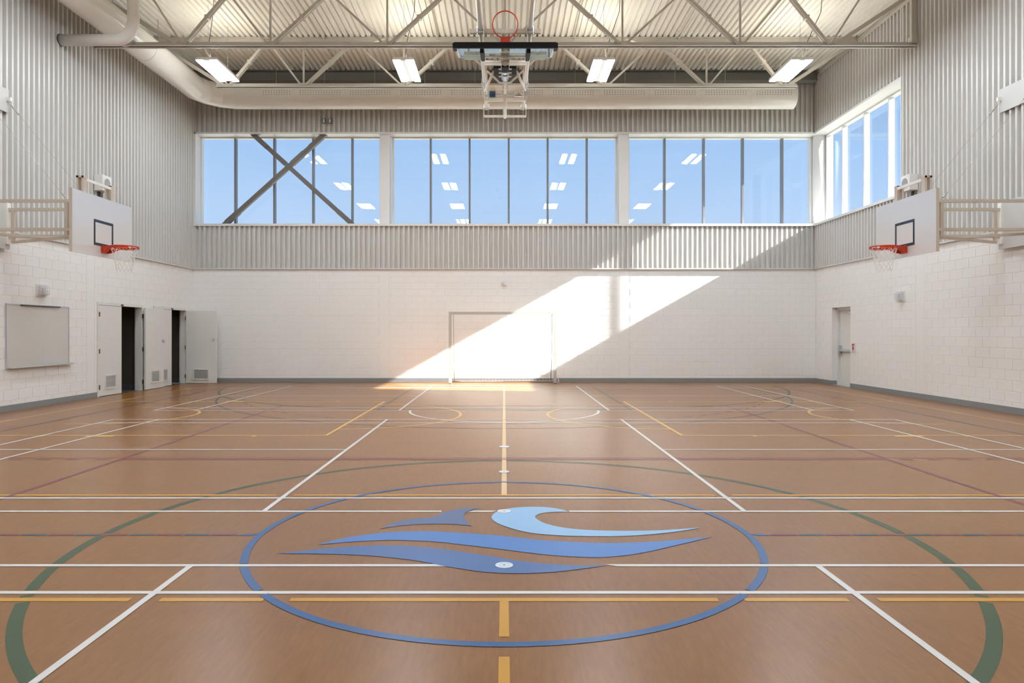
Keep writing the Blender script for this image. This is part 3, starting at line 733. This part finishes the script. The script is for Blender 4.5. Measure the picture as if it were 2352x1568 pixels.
B().tube([path[-1], path[-1] + V((0.012, 0, 0))], DR, 40).build('end_cap', 'duct_paint', duct)
for p, ax in [(q, 'y') for q in pts[1:]] + [(q, 'x') for q in run[:-1]]:
    ring = [(p.x + (DR + 0.002) * math.cos(2 * PI * k / 40), p.y, p.z + (DR + 0.002) * math.sin(2 * PI * k / 40)) if ax == 'y' else (p.x, p.y + (DR + 0.002) * math.cos(2 * PI * k / 40), p.z + (DR + 0.002) * math.sin(2 * PI * k / 40)) for k in range(40)]
    B().tube(ring, 0.005, 6, closed=True).build('seam_band', 'duct_paint', duct, smooth=True)
hol = B()
xs_ = [-7.0] + [q.x for q in run]
for i in range(len(xs_) - 1):
    a, b = xs_[i] + 0.14, xs_[i + 1] - 0.12
    for ang in (-4, 5, 14):
        t = math.radians(ang); nn = V((0, -math.cos(t), math.sin(t)))
        k = a
        while k < b: hol.disc(V((k, DY, DZ)) + nn * (DR - 0.001), nn, 0.011, 6, 0.002); k += 0.075
hol.build('air_holes', 'dark_strip', duct, kind='stuff')
for x in (-6.6, -5.2, -3.75, -2.3, -0.85, 0.6, 2.05, 3.5, 4.95, 6.4, 7.85):
    B().tube([(x, DY - 0.0, DZ + DR), (x, DY, ZD)], 0.008, 6).build('hanger_rod', 'wire_grey', duct)
for y in (4.0, 7.0, 10.0, 13.0, 15.2, 17.2):
    B().tube([(DX, y, DZ + DR), (DX, y, ZD)], 0.008, 6).build('hanger_rod', 'wire_grey', duct)
# wrapped drain pipe
pp = [(-XW + 0.05, 14.6, 7.66), (-8.2, 14.6, 7.66)]
for k in range(1, 6):
    t = k * PI / 12; pp.append((-8.2 + 0.38 * math.sin(t), 14.6, 7.66 + 0.38 * (1 - math.cos(t))))
pp += [(-7.82, 14.6, 8.04), (-7.82, 14.6, ZD - 0.01)]
dp = thing('drain_pipe', 'thick cream wrapped pipe bending from the left wall up to the roof', 'pipe', (-XW, 14.6, 7.66))
B().tube(pp, 0.118, 24).build('pipe_run', 'pipe_wrap', dp, smooth=True)
B().tube([(-XW + 0.045, 14.6, 7.66), (-XW + 0.06, 14.6, 7.66)], 0.128, 24).build('wall_collar', 'dark_strip', dp)

# ------------------------------------------------------------------ basketball nets and rims
def hoop_net(m_, c, r0, drop, axis_dn=V((0, 0, -1)), ex=V((1, 0, 0)), ey=V((0, 1, 0)), n=12, taper=0.55, rad=0.0035):
    rows = 6
    def pt(i, j):
        t = j / rows; rr = r0 * (1 - (1 - taper) * (t ** 0.7)); a = 2 * PI * (i + (0.5 if j % 2 else 0)) / n
        rr *= 1 + 0.03 * math.sin(5 * i + 3 * j)
        return c + ex * (rr * math.cos(a)) + ey * (rr * math.sin(a)) + axis_dn * (drop * (t if j else 0))
    for j in range(rows):
        for i in range(n):
            for s in ((0, 1) if j % 2 else (0, -1)):
                m_.tube([pt(i, j), pt(i + s, j + 1)], rad, 4, caps=False)
def side_hoop(s, label):
    xb_ = s * 7.26; yc = 12.55; y0, y1 = yc - 0.915, yc + 0.915; z0, z1 = 2.86, 3.93
    t = thing('basketball_hoop', label, 'basketball hoop', (s * 9.33, yc, 3.4), 'wall-mounted basketball hoops')
    def bx(m_, xa, xc, *r): m_.box(min(s * xa, s * xc), max(s * xa, s * xc), *r); return m_
    bd = bx(B(), 7.26, 7.31, y0, y1, z0, z1).build('backboard', 'backboard_white', t)
    bx(B(), 7.258, 7.312, y0 - 0.004, y0, z0, z1).build('board_edge', 'hoop_frame_paint', t)
    tq = B(); w_ = 0.05
    for a, b_, c, d_ in ((yc - 0.305, yc + 0.305, 3.05, 3.05 + w_), (yc - 0.305, yc + 0.305, 3.51 - w_, 3.51), (yc - 0.305, yc - 0.305 + w_, 3.05 + w_, 3.51 - w_), (yc + 0.305 - w_, yc + 0.305, 3.05 + w_, 3.51 - w_)):
        bx(tq, 7.258, 7.2605, a, b_, c, d_)
    tq.build('target_square', 'target_blue', t)
    rc = V((s * (7.26 - 0.375), yc, 3.05))
    rim = B().tube([rc + V((0.232 * math.cos(2 * PI * k / 40), 0.232 * math.sin(2 * PI * k / 40), 0)) for k in range(40)], 0.011, 10, closed=True).build('rim', 'rim_orange', t, smooth=True)
    hk = B()
    for k in range(12):
        a = 2 * PI * k / 12; hk.box(rc.x + 0.232 * math.cos(a) - 0.006, rc.x + 0.232 * math.cos(a) + 0.006, rc.y + 0.232 * math.sin(a) - 0.006, rc.y + 0.232 * math.sin(a) + 0.006, 3.018, 3.045)
    hk.build('net_hooks', 'rim_orange', rim)
    # orange bracket: back plate, tapering arms and skirt under the rim
    br = B(); bx(br, 7.235, 7.258, yc - 0.085, yc + 0.085, 2.93, 3.07)
    for q in (-1, 1):
        v0 = len(br.v)
        for yy in (yc + q * 0.075, yc + q * 0.085):
            br.v += [(s * 7.24, yy, 3.06), (s * 7.05, yy + q * 0.06, 3.055), (s * 7.05, yy + q * 0.06, 3.01), (s * 7.14, yy, 2.945), (s * 7.24, yy, 2.93)]
        br.f += [tuple(v0 + i for i in range(5)), tuple(v0 + 9 - i for i in range(5))] + [(v0 + i, v0 + (i + 1) % 5, v0 + 5 + (i + 1) % 5, v0 + 5 + i) for i in range(5)]
    bx(br, 7.10, 7.24, yc - 0.085, yc + 0.085, 3.045, 3.058)
    n0 = 20
    for k in range(n0):                              # skirt strip round the back of the rim
        a0 = -PI * 0.75 + PI * 1.5 * k / n0; a1 = -PI * 0.75 + PI * 1.5 * (k + 1) / n0
        p = [rc + V((s * 0.236 * math.cos(a), 0.236 * math.sin(a), zz)) for a, zz in ((a0, 0), (a1, 0), (a1, -0.04), (a0, -0.04))]
        br.quad(*p)
    br.build('rim_bracket', 'rim_orange', t)
    nm = B(); hoop_net(nm, rc + V((0, 0, -0.02)), 0.225, 0.42); nm.build('net', 'net_white', t)
    # side frames reaching out from the wall
    for yy, nm_ in ((yc - 0.425, 'near'), (yc + 0.425, 'far')):
        for zz in (3.80, 3.30): bx(B(), 9.30, 7.44, yy - 0.026, yy + 0.026, zz - 0.026, zz + 0.026).build('arm_tube', 'hoop_frame_paint', t)
        for xx in ((7.66,) if nm_ == 'near' else (9.20,)): bx(B(), xx - 0.028, xx + 0.028, yy - 0.022, yy + 0.022, 3.20, 3.774).build('arm_upright', 'hoop_frame_paint', t)
        # double channel posts behind the board
        for xx in (7.34, 7.43):
            bx(B(), xx, xx + 0.035, yy - 0.05, yy + 0.05, 2.95, 4.24).build('post', 'hoop_frame_paint', t)
        bx(B(), 7.335, 7.47, yy - 0.05, yy + 0.05, 4.20, 4.235).build('post_cap', 'hoop_frame_paint', t)
        B().tube([(s * 9.33, yy, 5.86), (s * 7.66, yy, 3.83)], 0.0032, 6).build('guy_cable', 'wire_grey', t)
        c0 = V((s * 9.33, yy, 5.86)); c1 = V((s * 7.66, yy, 3.83))
        B().tube([c0.lerp(c1, 0.05), c0.lerp(c1, 0.14)], 0.014, 6).tube([c0.lerp(c1, 0.94), c0.lerp(c1, 0.985)], 0.014, 6).build('turnbuckle', 'wire_grey', t)
        bx(B(), 9.335, 9.24, yy - 0.02, yy + 0.02, 5.83, 5.90).build('cable_lug', 'hoop_white_paint', t)
        bx(B(), 9.335, 9.28, yy - 0.05, yy + 0.05, 3.15, 3.92).build('wall_bracket', 'hoop_white_paint', t)
    for zz, hh in ((4.18, 0.05),):
        bx(B(), 7.335, 7.36, yc - 0.375, yc + 0.375, zz - hh / 2, zz + hh / 2).build('top_rail', 'hoop_white_paint', t)
    B().beam((s * 9.2, yc - 0.40, 3.23), (s * 7.55, yc + 0.40, 3.23), 0.045).build('plan_brace', 'hoop_frame_paint', t)
    B().beam((s * 9.2, yc + 0.40, 3.18), (s * 7.55, yc - 0.40, 3.18), 0.045).build('plan_brace', 'hoop_frame_paint', t)
    bx(B(), 9.338, 9.32, yc - 0.75, yc + 0.50, 3.06, 3.95).build('mounting_panel', 'panel_paint', t)
    bx(B(), 9.338, 9.32, yc - 0.75, yc + 0.47, 5.62, 6.06).build('anchor_panel', 'panel_paint', t)
    return t
side_hoop(-1, 'white basketball backboard with orange rim on the left wall, beside the whiteboard')
side_hoop(1, 'white basketball backboard with orange rim on the right wall, by the side window')

# ------------------------------------------------------------------ raised ceiling hoop
H = thing('ceiling_hoop', 'folded-up ceiling basketball hoop with black-padded glass backboard and orange rim', 'basketball hoop', (0.02, 13, 6.7))
X0 = 0.02
o0 = V((X0, 12.55, 6.70)); eu = V((0, 1.04, 0.215)).normalized(); en = V((0, -eu.z, eu.y)); ex = V((1, 0, 0))
def obox(m_, c, a, b_, d_, ha, hb, hd):              # oriented box: centre, three axes, half sizes
    v0 = len(m_.v)
    for k in (-1, 1):
        for j in (-1, 1):
            for i in (-1, 1): m_.v.append(tuple(c + a * (i * ha) + b_ * (j * hb) + d_ * (k * hd)))
    m_.f += [tuple(v0 + i for i in q) for q in ((0, 2, 3, 1), (4, 5, 7, 6), (0, 1, 5, 4), (2, 6, 7, 3), (0, 4, 6, 2), (1, 3, 7, 5))]
    return m_
bd = obox(B(), o0 + eu * 0.56, ex, eu, en, 0.88, 0.50, 0.006).build('glass_board', 'board_glass', H)
fr = B()
for s in (-1, 1): obox(fr, o0 + eu * 0.56 + ex * (s * 0.895), ex, eu, en, 0.02, 0.52, 0.022)
obox(fr, o0 + eu * 1.07, ex, eu, en, 0.915, 0.02, 0.022)
fr.build('board_frame', 'aluminium', H)
obox(B(), o0 + eu * 0.0, ex, eu, en, 0.925, 0.035, 0.05).build('bottom_pad', 'black_pad', H)
for s in (-1, 1): obox(B(), o0 + eu * 0.15 + ex * (s * 0.925), ex, eu, en, 0.03, 0.16, 0.045).build('corner_pad', 'black_pad', H)
for s in (-1, 1):
    obox(B(), o0 + eu * 0.56 + ex * (s * 0.43) - en * 0.06, ex, eu, en, 0.035, 0.42, 0.045).build('board_mount', 'black_pad', H)
    obox(B(), o0 + eu * 0.98 + ex * (s * 0.62) - en * 0.05, ex, eu, en, 0.18, 0.02, 0.03).build('mount_angle', 'steel_paint', H)
rc = o0 + eu * 0.15 + en * 0.385
B().tube([rc + ex * (0.232 * math.cos(2 * PI * k / 40)) + en * (0.232 * math.sin(2 * PI * k / 40)) for k in range(40)], 0.011, 10, closed=True).build('rim', 'rim_orange', H, smooth=True)
obox(B(), o0 + eu * 0.13 + en * 0.085, ex, eu, en, 0.088, 0.04, 0.08).build('rim_bracket', 'rim_orange', H)
nm = B()
for k in range(12):
    a = 2 * PI * k / 12; p = rc + ex * (0.225 * math.cos(a)) + en * (0.225 * math.sin(a)); q = V((X0 + 0.10 * math.cos(a), p.y + 0.30, rc.z - 0.16 + 0.05 * math.sin(a)))
    q2 = V((X0 + 0.08 * math.cos(a + 0.5), p.y + 0.22, rc.z - 0.24 + 0.04 * math.sin(a)))
    nm.tube([p, p.lerp(q, 0.5) + V((0, 0, -0.03)), q], 0.0035, 4, caps=False); nm.tube([p, p.lerp(q2, 0.5) + V((0, 0.03, 0)), q2], 0.0035, 4, caps=False)
    nm.tube([q, q2], 0.0035, 4, caps=False)
nm.build('net', 'net_white', H)
ZP = 7.12
for s in (-1, 1):
    xx = X0 + s * 0.46
    B().tube([(xx, 10.4, ZP + 0.03), (xx, 12.95, ZP + 0.03)], 0.052, 14).build('support_pipe', 'hoop_white_paint', H, smooth=True)
    B().tube([(xx, 12.95, ZP - 0.02), (xx, 15.45, ZP - 0.02)], 0.045, 14).build('main_pipe', 'hoop_white_paint', H, smooth=True)
    B().tube([(xx, 15.45, ZP - 0.02), (xx, 17.35, ZP - 0.02)], 0.038, 14).build('main_pipe', 'hoop_white_paint', H, smooth=True)
    B().tube([(X0 + s * 0.40, 14.1, ZP - 0.12), (X0 + s * 0.42, 15.7, ZP - 0.05)], 0.03, 10).build('side_link', 'hoop_white_paint', H, smooth=True)
    for yy in (10.6, 12.85, 15.5, 15.85, 16.3, 17.25):
        B().box(xx - 0.075, xx + 0.075, yy - 0.025, yy + 0.025, ZP - 0.06, ZP - 0.045).tube([(xx - 0.06, yy, ZP - 0.085), (xx - 0.06, yy, ZP + 0.06)], 0.008, 6).tube([(xx + 0.06, yy, ZP - 0.085), (xx + 0.06, yy, ZP + 0.06)], 0.008, 6).build('pipe_clamp', 'aluminium', H)
    # A-frame from the mast head to the main pipes
    B().tube([(X0 + s * 0.245, 14.55, 6.97), (X0 + s * 0.46, 15.85, ZP - 0.08)], 0.03, 10).build('a_frame_leg', 'hoop_white_paint', H, smooth=True)
    B().box(X0 + s * 0.16 - 0.075, X0 + s * 0.16 + 0.075, 14.28, 14.62, 6.94, 7.0).build('black_box', 'black_pad', H)
    for yy in (10.5, 13.1, 15.7):
        B().tube([(xx, yy, ZP), (xx, yy, 7.975)], 0.012, 8).build('hanger', 'hoop_white_paint', H)
    B().box(X0 + s * 0.53 - 0.006, X0 + s * 0.53 + 0.006, 17.3, 17.55, 6.94, 7.16).build('end_plate', 'hoop_white_paint', H)
B().box(X0 - 0.66, X0 + 0.66, 12.86, 12.93, ZP - 0.06, ZP + 0.02).build('cross_channel', 'hoop_frame_paint', H)
B().box(X0 - 0.50, X0 + 0.50, 13.62, 13.72, 6.99, 7.03).build('cross_bar', 'hoop_white_paint', H)
B().box(X0 - 0.42, X0 + 0.42, 13.98, 14.02, 6.95, 6.99).box(X0 - 0.42, X0 + 0.42, 14.12, 14.16, 6.95, 6.99).build('cross_bar', 'hoop_white_paint', H)
B().box(X0 - 0.25, X0 + 0.25, 14.53, 14.57, 6.95, 6.99).build('cross_bar', 'hoop_white_paint', H)
B().box(X0 - 0.48, X0 + 0.48, 15.55, 15.85, 7.03, 7.045).build('cross_plate', 'hoop_white_paint', H)
B().box(X0 - 0.50, X0 + 0.50, 16.45, 16.52, 7.0, 7.06).build('cross_bar', 'hoop_white_paint', H)
B().box(X0 - 0.53, X0 + 0.53, 17.44, 17.55, 6.94, 6.955).box(X0 - 0.53, X0 + 0.53, 17.535, 17.55, 6.94, 7.0).build('end_channel', 'hoop_white_paint', H)
# mast with sliding bracket
B().tube([(X0, 13.7, 6.86), (X0, 14.5, 6.84)], 0.085, 16).build('mast_sleeve', 'chrome', H, smooth=True)
B().box(X0 - 0.075, X0 + 0.075, 13.72, 13.98, 6.75, 6.80).build('black_box', 'black_pad', H)
B().tube([(X0, 14.35, 6.83), (X0, 15.6, 6.87)], 0.032, 12).build('mast', 'hoop_white_paint', H, smooth=True)
B().tube([(X0, 15.55, 6.87), (X0, 17.54, 6.95)], 0.045, 12).build('mast', 'hoop_white_paint', H, smooth=True)
for yy in (13.85, 14.05, 14.25, 14.6): B().box(X0 - 0.13, X0 + 0.13, yy - 0.015, yy + 0.015, 6.755, 6.775).build('mast_clamp', 'aluminium', H)
B().box(X0 - 0.055, X0 + 0.055, 14.5, 15.6, 6.98, 7.02).build('mast_rail', 'hoop_frame_paint', H)
for s in (-1, 1): B().tube([(X0, 17.45, 6.95), (X0 + s * 0.28, 17.5, 6.965)], 0.012, 6).build('end_stay', 'hoop_white_paint', H)
# winch gear
B().tube([(X0 - 0.36, 16.0, 7.0), (X0 - 0.22, 16.0, 7.0)], 0.075, 14).build('winch_drum', 'winch_blue', H, smooth=True)
B().tube([(X0 + 0.22, 16.0, 7.0), (X0 + 0.42, 16.0, 7.0)], 0.055, 14).build('winch_motor', 'chrome', H, smooth=True)
B().box(X0 + 0.44, X0 + 0.53, 15.95, 16.2, 6.95, 7.08).build('control_box', 'steel_paint', H)
B().box(X0 - 0.22, X0 + 0.22, 15.97, 16.03, 6.985, 7.0).build('winch_shaft', 'wire_grey', H)

# ------------------------------------------------------------------ goal
G = thing('goal', 'white indoor goal with net standing in the sun patch by the far wall', 'goal', (-0.05, 20.25, 0))
gx0, gx1, gy, gz, pw = -1.62, 1.53, 20.27, 2.10, 0.08
for x, lab in ((gx0, 0), (gx1 - pw, 1)):
    po = B().box(x, x + pw, gy - pw / 2, gy + pw / 2, 0.015, gz).build('post', 'goal_paint', G)
    B().box(x + 0.01, x + pw - 0.01, gy - 0.04, gy + 0.04, 0, 0.018).build('foot', 'dark_strip', po)
B().box(gx0 + pw, gx1 - pw, gy - pw / 2, gy + pw / 2, gz - pw, gz).build('crossbar', 'goal_paint', G)
B().tube([(gx0 + 0.04, gy + 0.03, 0.03), (gx0 + 0.04, YB - 0.12, 0.03), (gx1 - 0.04, YB - 0.12, 0.03), (gx1 - 0.04, gy + 0.03, 0.03)], 0.018, 8).build('ground_frame', 'goal_paint', G, smooth=True)
for x in (gx0 + 0.13, gx1 - 0.13): B().tube([(x, gy, gz - 0.05), (x + 0.01, gy + 0.12, 1.0), (x, YB - 0.14, 0.04)], 0.012, 6).build('net_stay', 'goal_paint', G, smooth=True)
for x in (gx0 + 0.17, gx1 - 0.22): B().disc((x, gy - 0.041, gz - 0.04), (0, -1, 0), 0.008, 8, 0.003).build('bolt', 'dark_strip', G)
nt_ = B(); nu, nv = 30, 24
def gp(i, j):
    u = i / nu; v = j / nv; x = gx0 + pw + (gx1 - gx0 - 2 * pw) * u
    z = (gz - 0.06) * (1 - v) + 0.04 * v
    y = gy + 0.04 + (YB - 0.15 - gy - 0.04) * (v ** 1.6) + 0.02 * math.sin(7 * u + 9 * v)
    return V((x + 0.012 * math.sin(11 * v + 3 * u), y, z))
for i in range(nu + 1):
    nt_.tube([gp(i, j) for j in range(nv + 1)], 0.0028, 4, caps=False)
for j in range(nv + 1):
    nt_.tube([gp(i, j) for i in range(nu + 1)], 0.0028, 4, caps=False)
for x in (gx0 + 0.05, gx1 - 0.05):                   # side nets
    for k in range(1, 6):
        yy = gy + (YB - 0.15 - gy) * k / 6; vv = ((yy - gy - 0.04) / (YB - 0.19 - gy)) ** (1 / 1.6) if yy > gy + 0.05 else 0
        nt_.tube([(x, yy, 0.04), (x, yy, max(0.1, (gz - 0.06) * (1 - vv)))], 0.0028, 4, caps=False)
    for k in range(1, 20):
        z = 0.1 * k; v = 1 - z / gz; ye = gy + 0.04 + (YB - 0.15 - gy - 0.04) * (v ** 1.6)
        nt_.tube([(x, gy, z), (x, ye, z)], 0.0028, 4, caps=False)
nt_.build('net', 'net_white', G)
rp_ = B(); rp_.tube([(gx1 - 0.02, gy + 0.05, 0.30), (gx1 + 0.05, gy + 0.10, 0.16), (gx1 + 0.08, gy + 0.06, 0.05), (gx1 + 0.02, gy, 0.02)], 0.01, 6)
rp_.build('net_cord', 'net_white', G, smooth=True)

# ------------------------------------------------------------------ wall fittings
wb = thing('whiteboard', 'grey-white whiteboard with aluminium frame and tray on the left wall', 'whiteboard', (-XW, 13.98, 0.82))
B().box(-XW, -XW + 0.02, 13.07, 14.90, 0.83, 2.03).build('writing_surface', 'whiteboard_face', wb)
fm = B().box(-XW, -XW + 0.03, 13.045, 13.07, 0.81, 2.05).box(-XW, -XW + 0.03, 14.90, 14.92, 0.81, 2.05).box(-XW, -XW + 0.03, 13.07, 14.90, 2.03, 2.05).box(-XW, -XW + 0.03, 13.07, 14.90, 0.81, 0.83)
fm.build('frame', 'aluminium', wb)
B().box(-XW + 0.03, -XW + 0.10, 13.08, 14.98, 0.815, 0.83).box(-XW + 0.095, -XW + 0.10, 13.08, 14.98, 0.83, 0.85).build('pen_tray', 'aluminium', wb)
B().box(-XW + 0.03, -XW + 0.045, 13.42, 14.60, 2.015, 2.04).build('map_rail', 'dark_strip', wb)
def strobe(s, y, label):
    t = thing('alarm_strobe', label, 'alarm', (s * XW, y, 2.22))
    a = lambda x0, x1: (min(s * x0, s * x1), max(s * x0, s * x1))
    B().box(*a(9.40, 9.375), y - 0.13, y + 0.13, 2.22, 2.47).build('back_plate', 'white_paint', t)
    B().box(*a(9.375, 9.33), y - 0.09, y + 0.09, 2.25, 2.44).build('strobe_body', 'plastic_clear_grey', t)
    B().box(*a(9.33, 9.31), y - 0.045, y + 0.03, 2.30, 2.40).build('lens', 'chrome', t)
    cg = B()
    for k in range(5):
        yy = y - 0.12 + 0.06 * k; cg.tube([(s * 9.375, yy, 2.225), (s * 9.29, yy, 2.27), (s * 9.29, yy, 2.42), (s * 9.375, yy, 2.465)], 0.005, 6)
    for zz in (2.29, 2.345, 2.40): cg.tube([(s * 9.375, y - 0.125, zz), (s * 9.29, y - 0.10, zz), (s * 9.29, y + 0.10, zz), (s * 9.375, y + 0.125, zz)], 0.005, 6)
    cg.build('guard', 'plastic_clear_grey', t)
strobe(-1, 14.02, 'guarded alarm strobe above the whiteboard on the left wall')
strobe(1, 16.35, 'guarded alarm strobe on the right wall beneath the hoop')
ps = thing('fire_alarm_pull', 'red fire alarm pull station in a clear cover beside the exit door', 'fire alarm', (XW, 18.58, 0.95))
B().box(XW - 0.03, XW, 18.51, 18.65, 0.97, 1.20).build('cover', 'plastic_clear_grey', ps)
B().box(XW - 0.045, XW - 0.03, 18.53, 18.63, 1.14, 1.19).box(XW - 0.045, XW - 0.03, 18.555, 18.605, 1.03, 1.12).build('handle', 'alarm_red', ps)
B().box(XW - 0.05, XW - 0.03, 18.635, 18.655, 1.0, 1.15).build('cover_hinge', 'white_paint', ps)
def speaker(s, y, z, label):
    t = thing('wall_speaker', label, 'speaker', (s * 9.34, y, z))
    a = lambda x0, x1: (min(s * x0, s * x1), max(s * x0, s * x1))
    B().box(*a(9.34, 9.15), y - 0.18, y + 0.18, z - 0.18, z + 0.18).build('cabinet', 'white_paint', t)
    B().disc((s * 9.15, y, z), (-s, 0, 0), 0.15, 28, 0.008).build('grille_ring', 'white_paint', t)
    B().disc((s * 9.142, y, z), (-s, 0, 0), 0.115, 28, 0.006).build('grille', 'speaker_cloth', t)
    B().box(*a(9.34, 9.30), y - 0.02, y + 0.02, z - 0.50, z - 0.18).build('conduit', 'dark_strip', t)
speaker(-1, 15.95, 4.92, 'white square loudspeaker with round grille above the left backboard')
speaker(1, 15.80, 4.90, 'white square loudspeaker with round grille above the right backboard')
em_ = thing('wall_sensor', 'small white sensor high on the far wall above the goal', 'sensor', (0, YB, 2.98))
B().box(-0.07, 0.07, YB - 0.06, YB, 2.92, 3.06).build('body', 'white_paint', em_)
B().tube([(-0.03, YB - 0.05, 2.99), (-0.05, YB - 0.10, 2.97)], 0.035, 14).build('lens', 'plastic_clear_grey', em_, smooth=True)
for x, lb in ((-5.42, 'left one of two small square boxes high above the left window'), (-5.24, 'right one of two small square boxes high above the left window')):
    t = thing('junction_box', lb, 'junction box', (x, YB - 0.07, 7.78), 'pair of boxes on the cladding above the left window')
    B().box(x - 0.055, x + 0.055, YB - 0.09, YB - 0.062, 7.78, 7.93).build('back_box', 'brace_paint', t)
    B().box(x - 0.03, x + 0.03, YB - 0.10, YB - 0.09, 7.80, 7.91).build('cover_plate', 'aluminium', t)
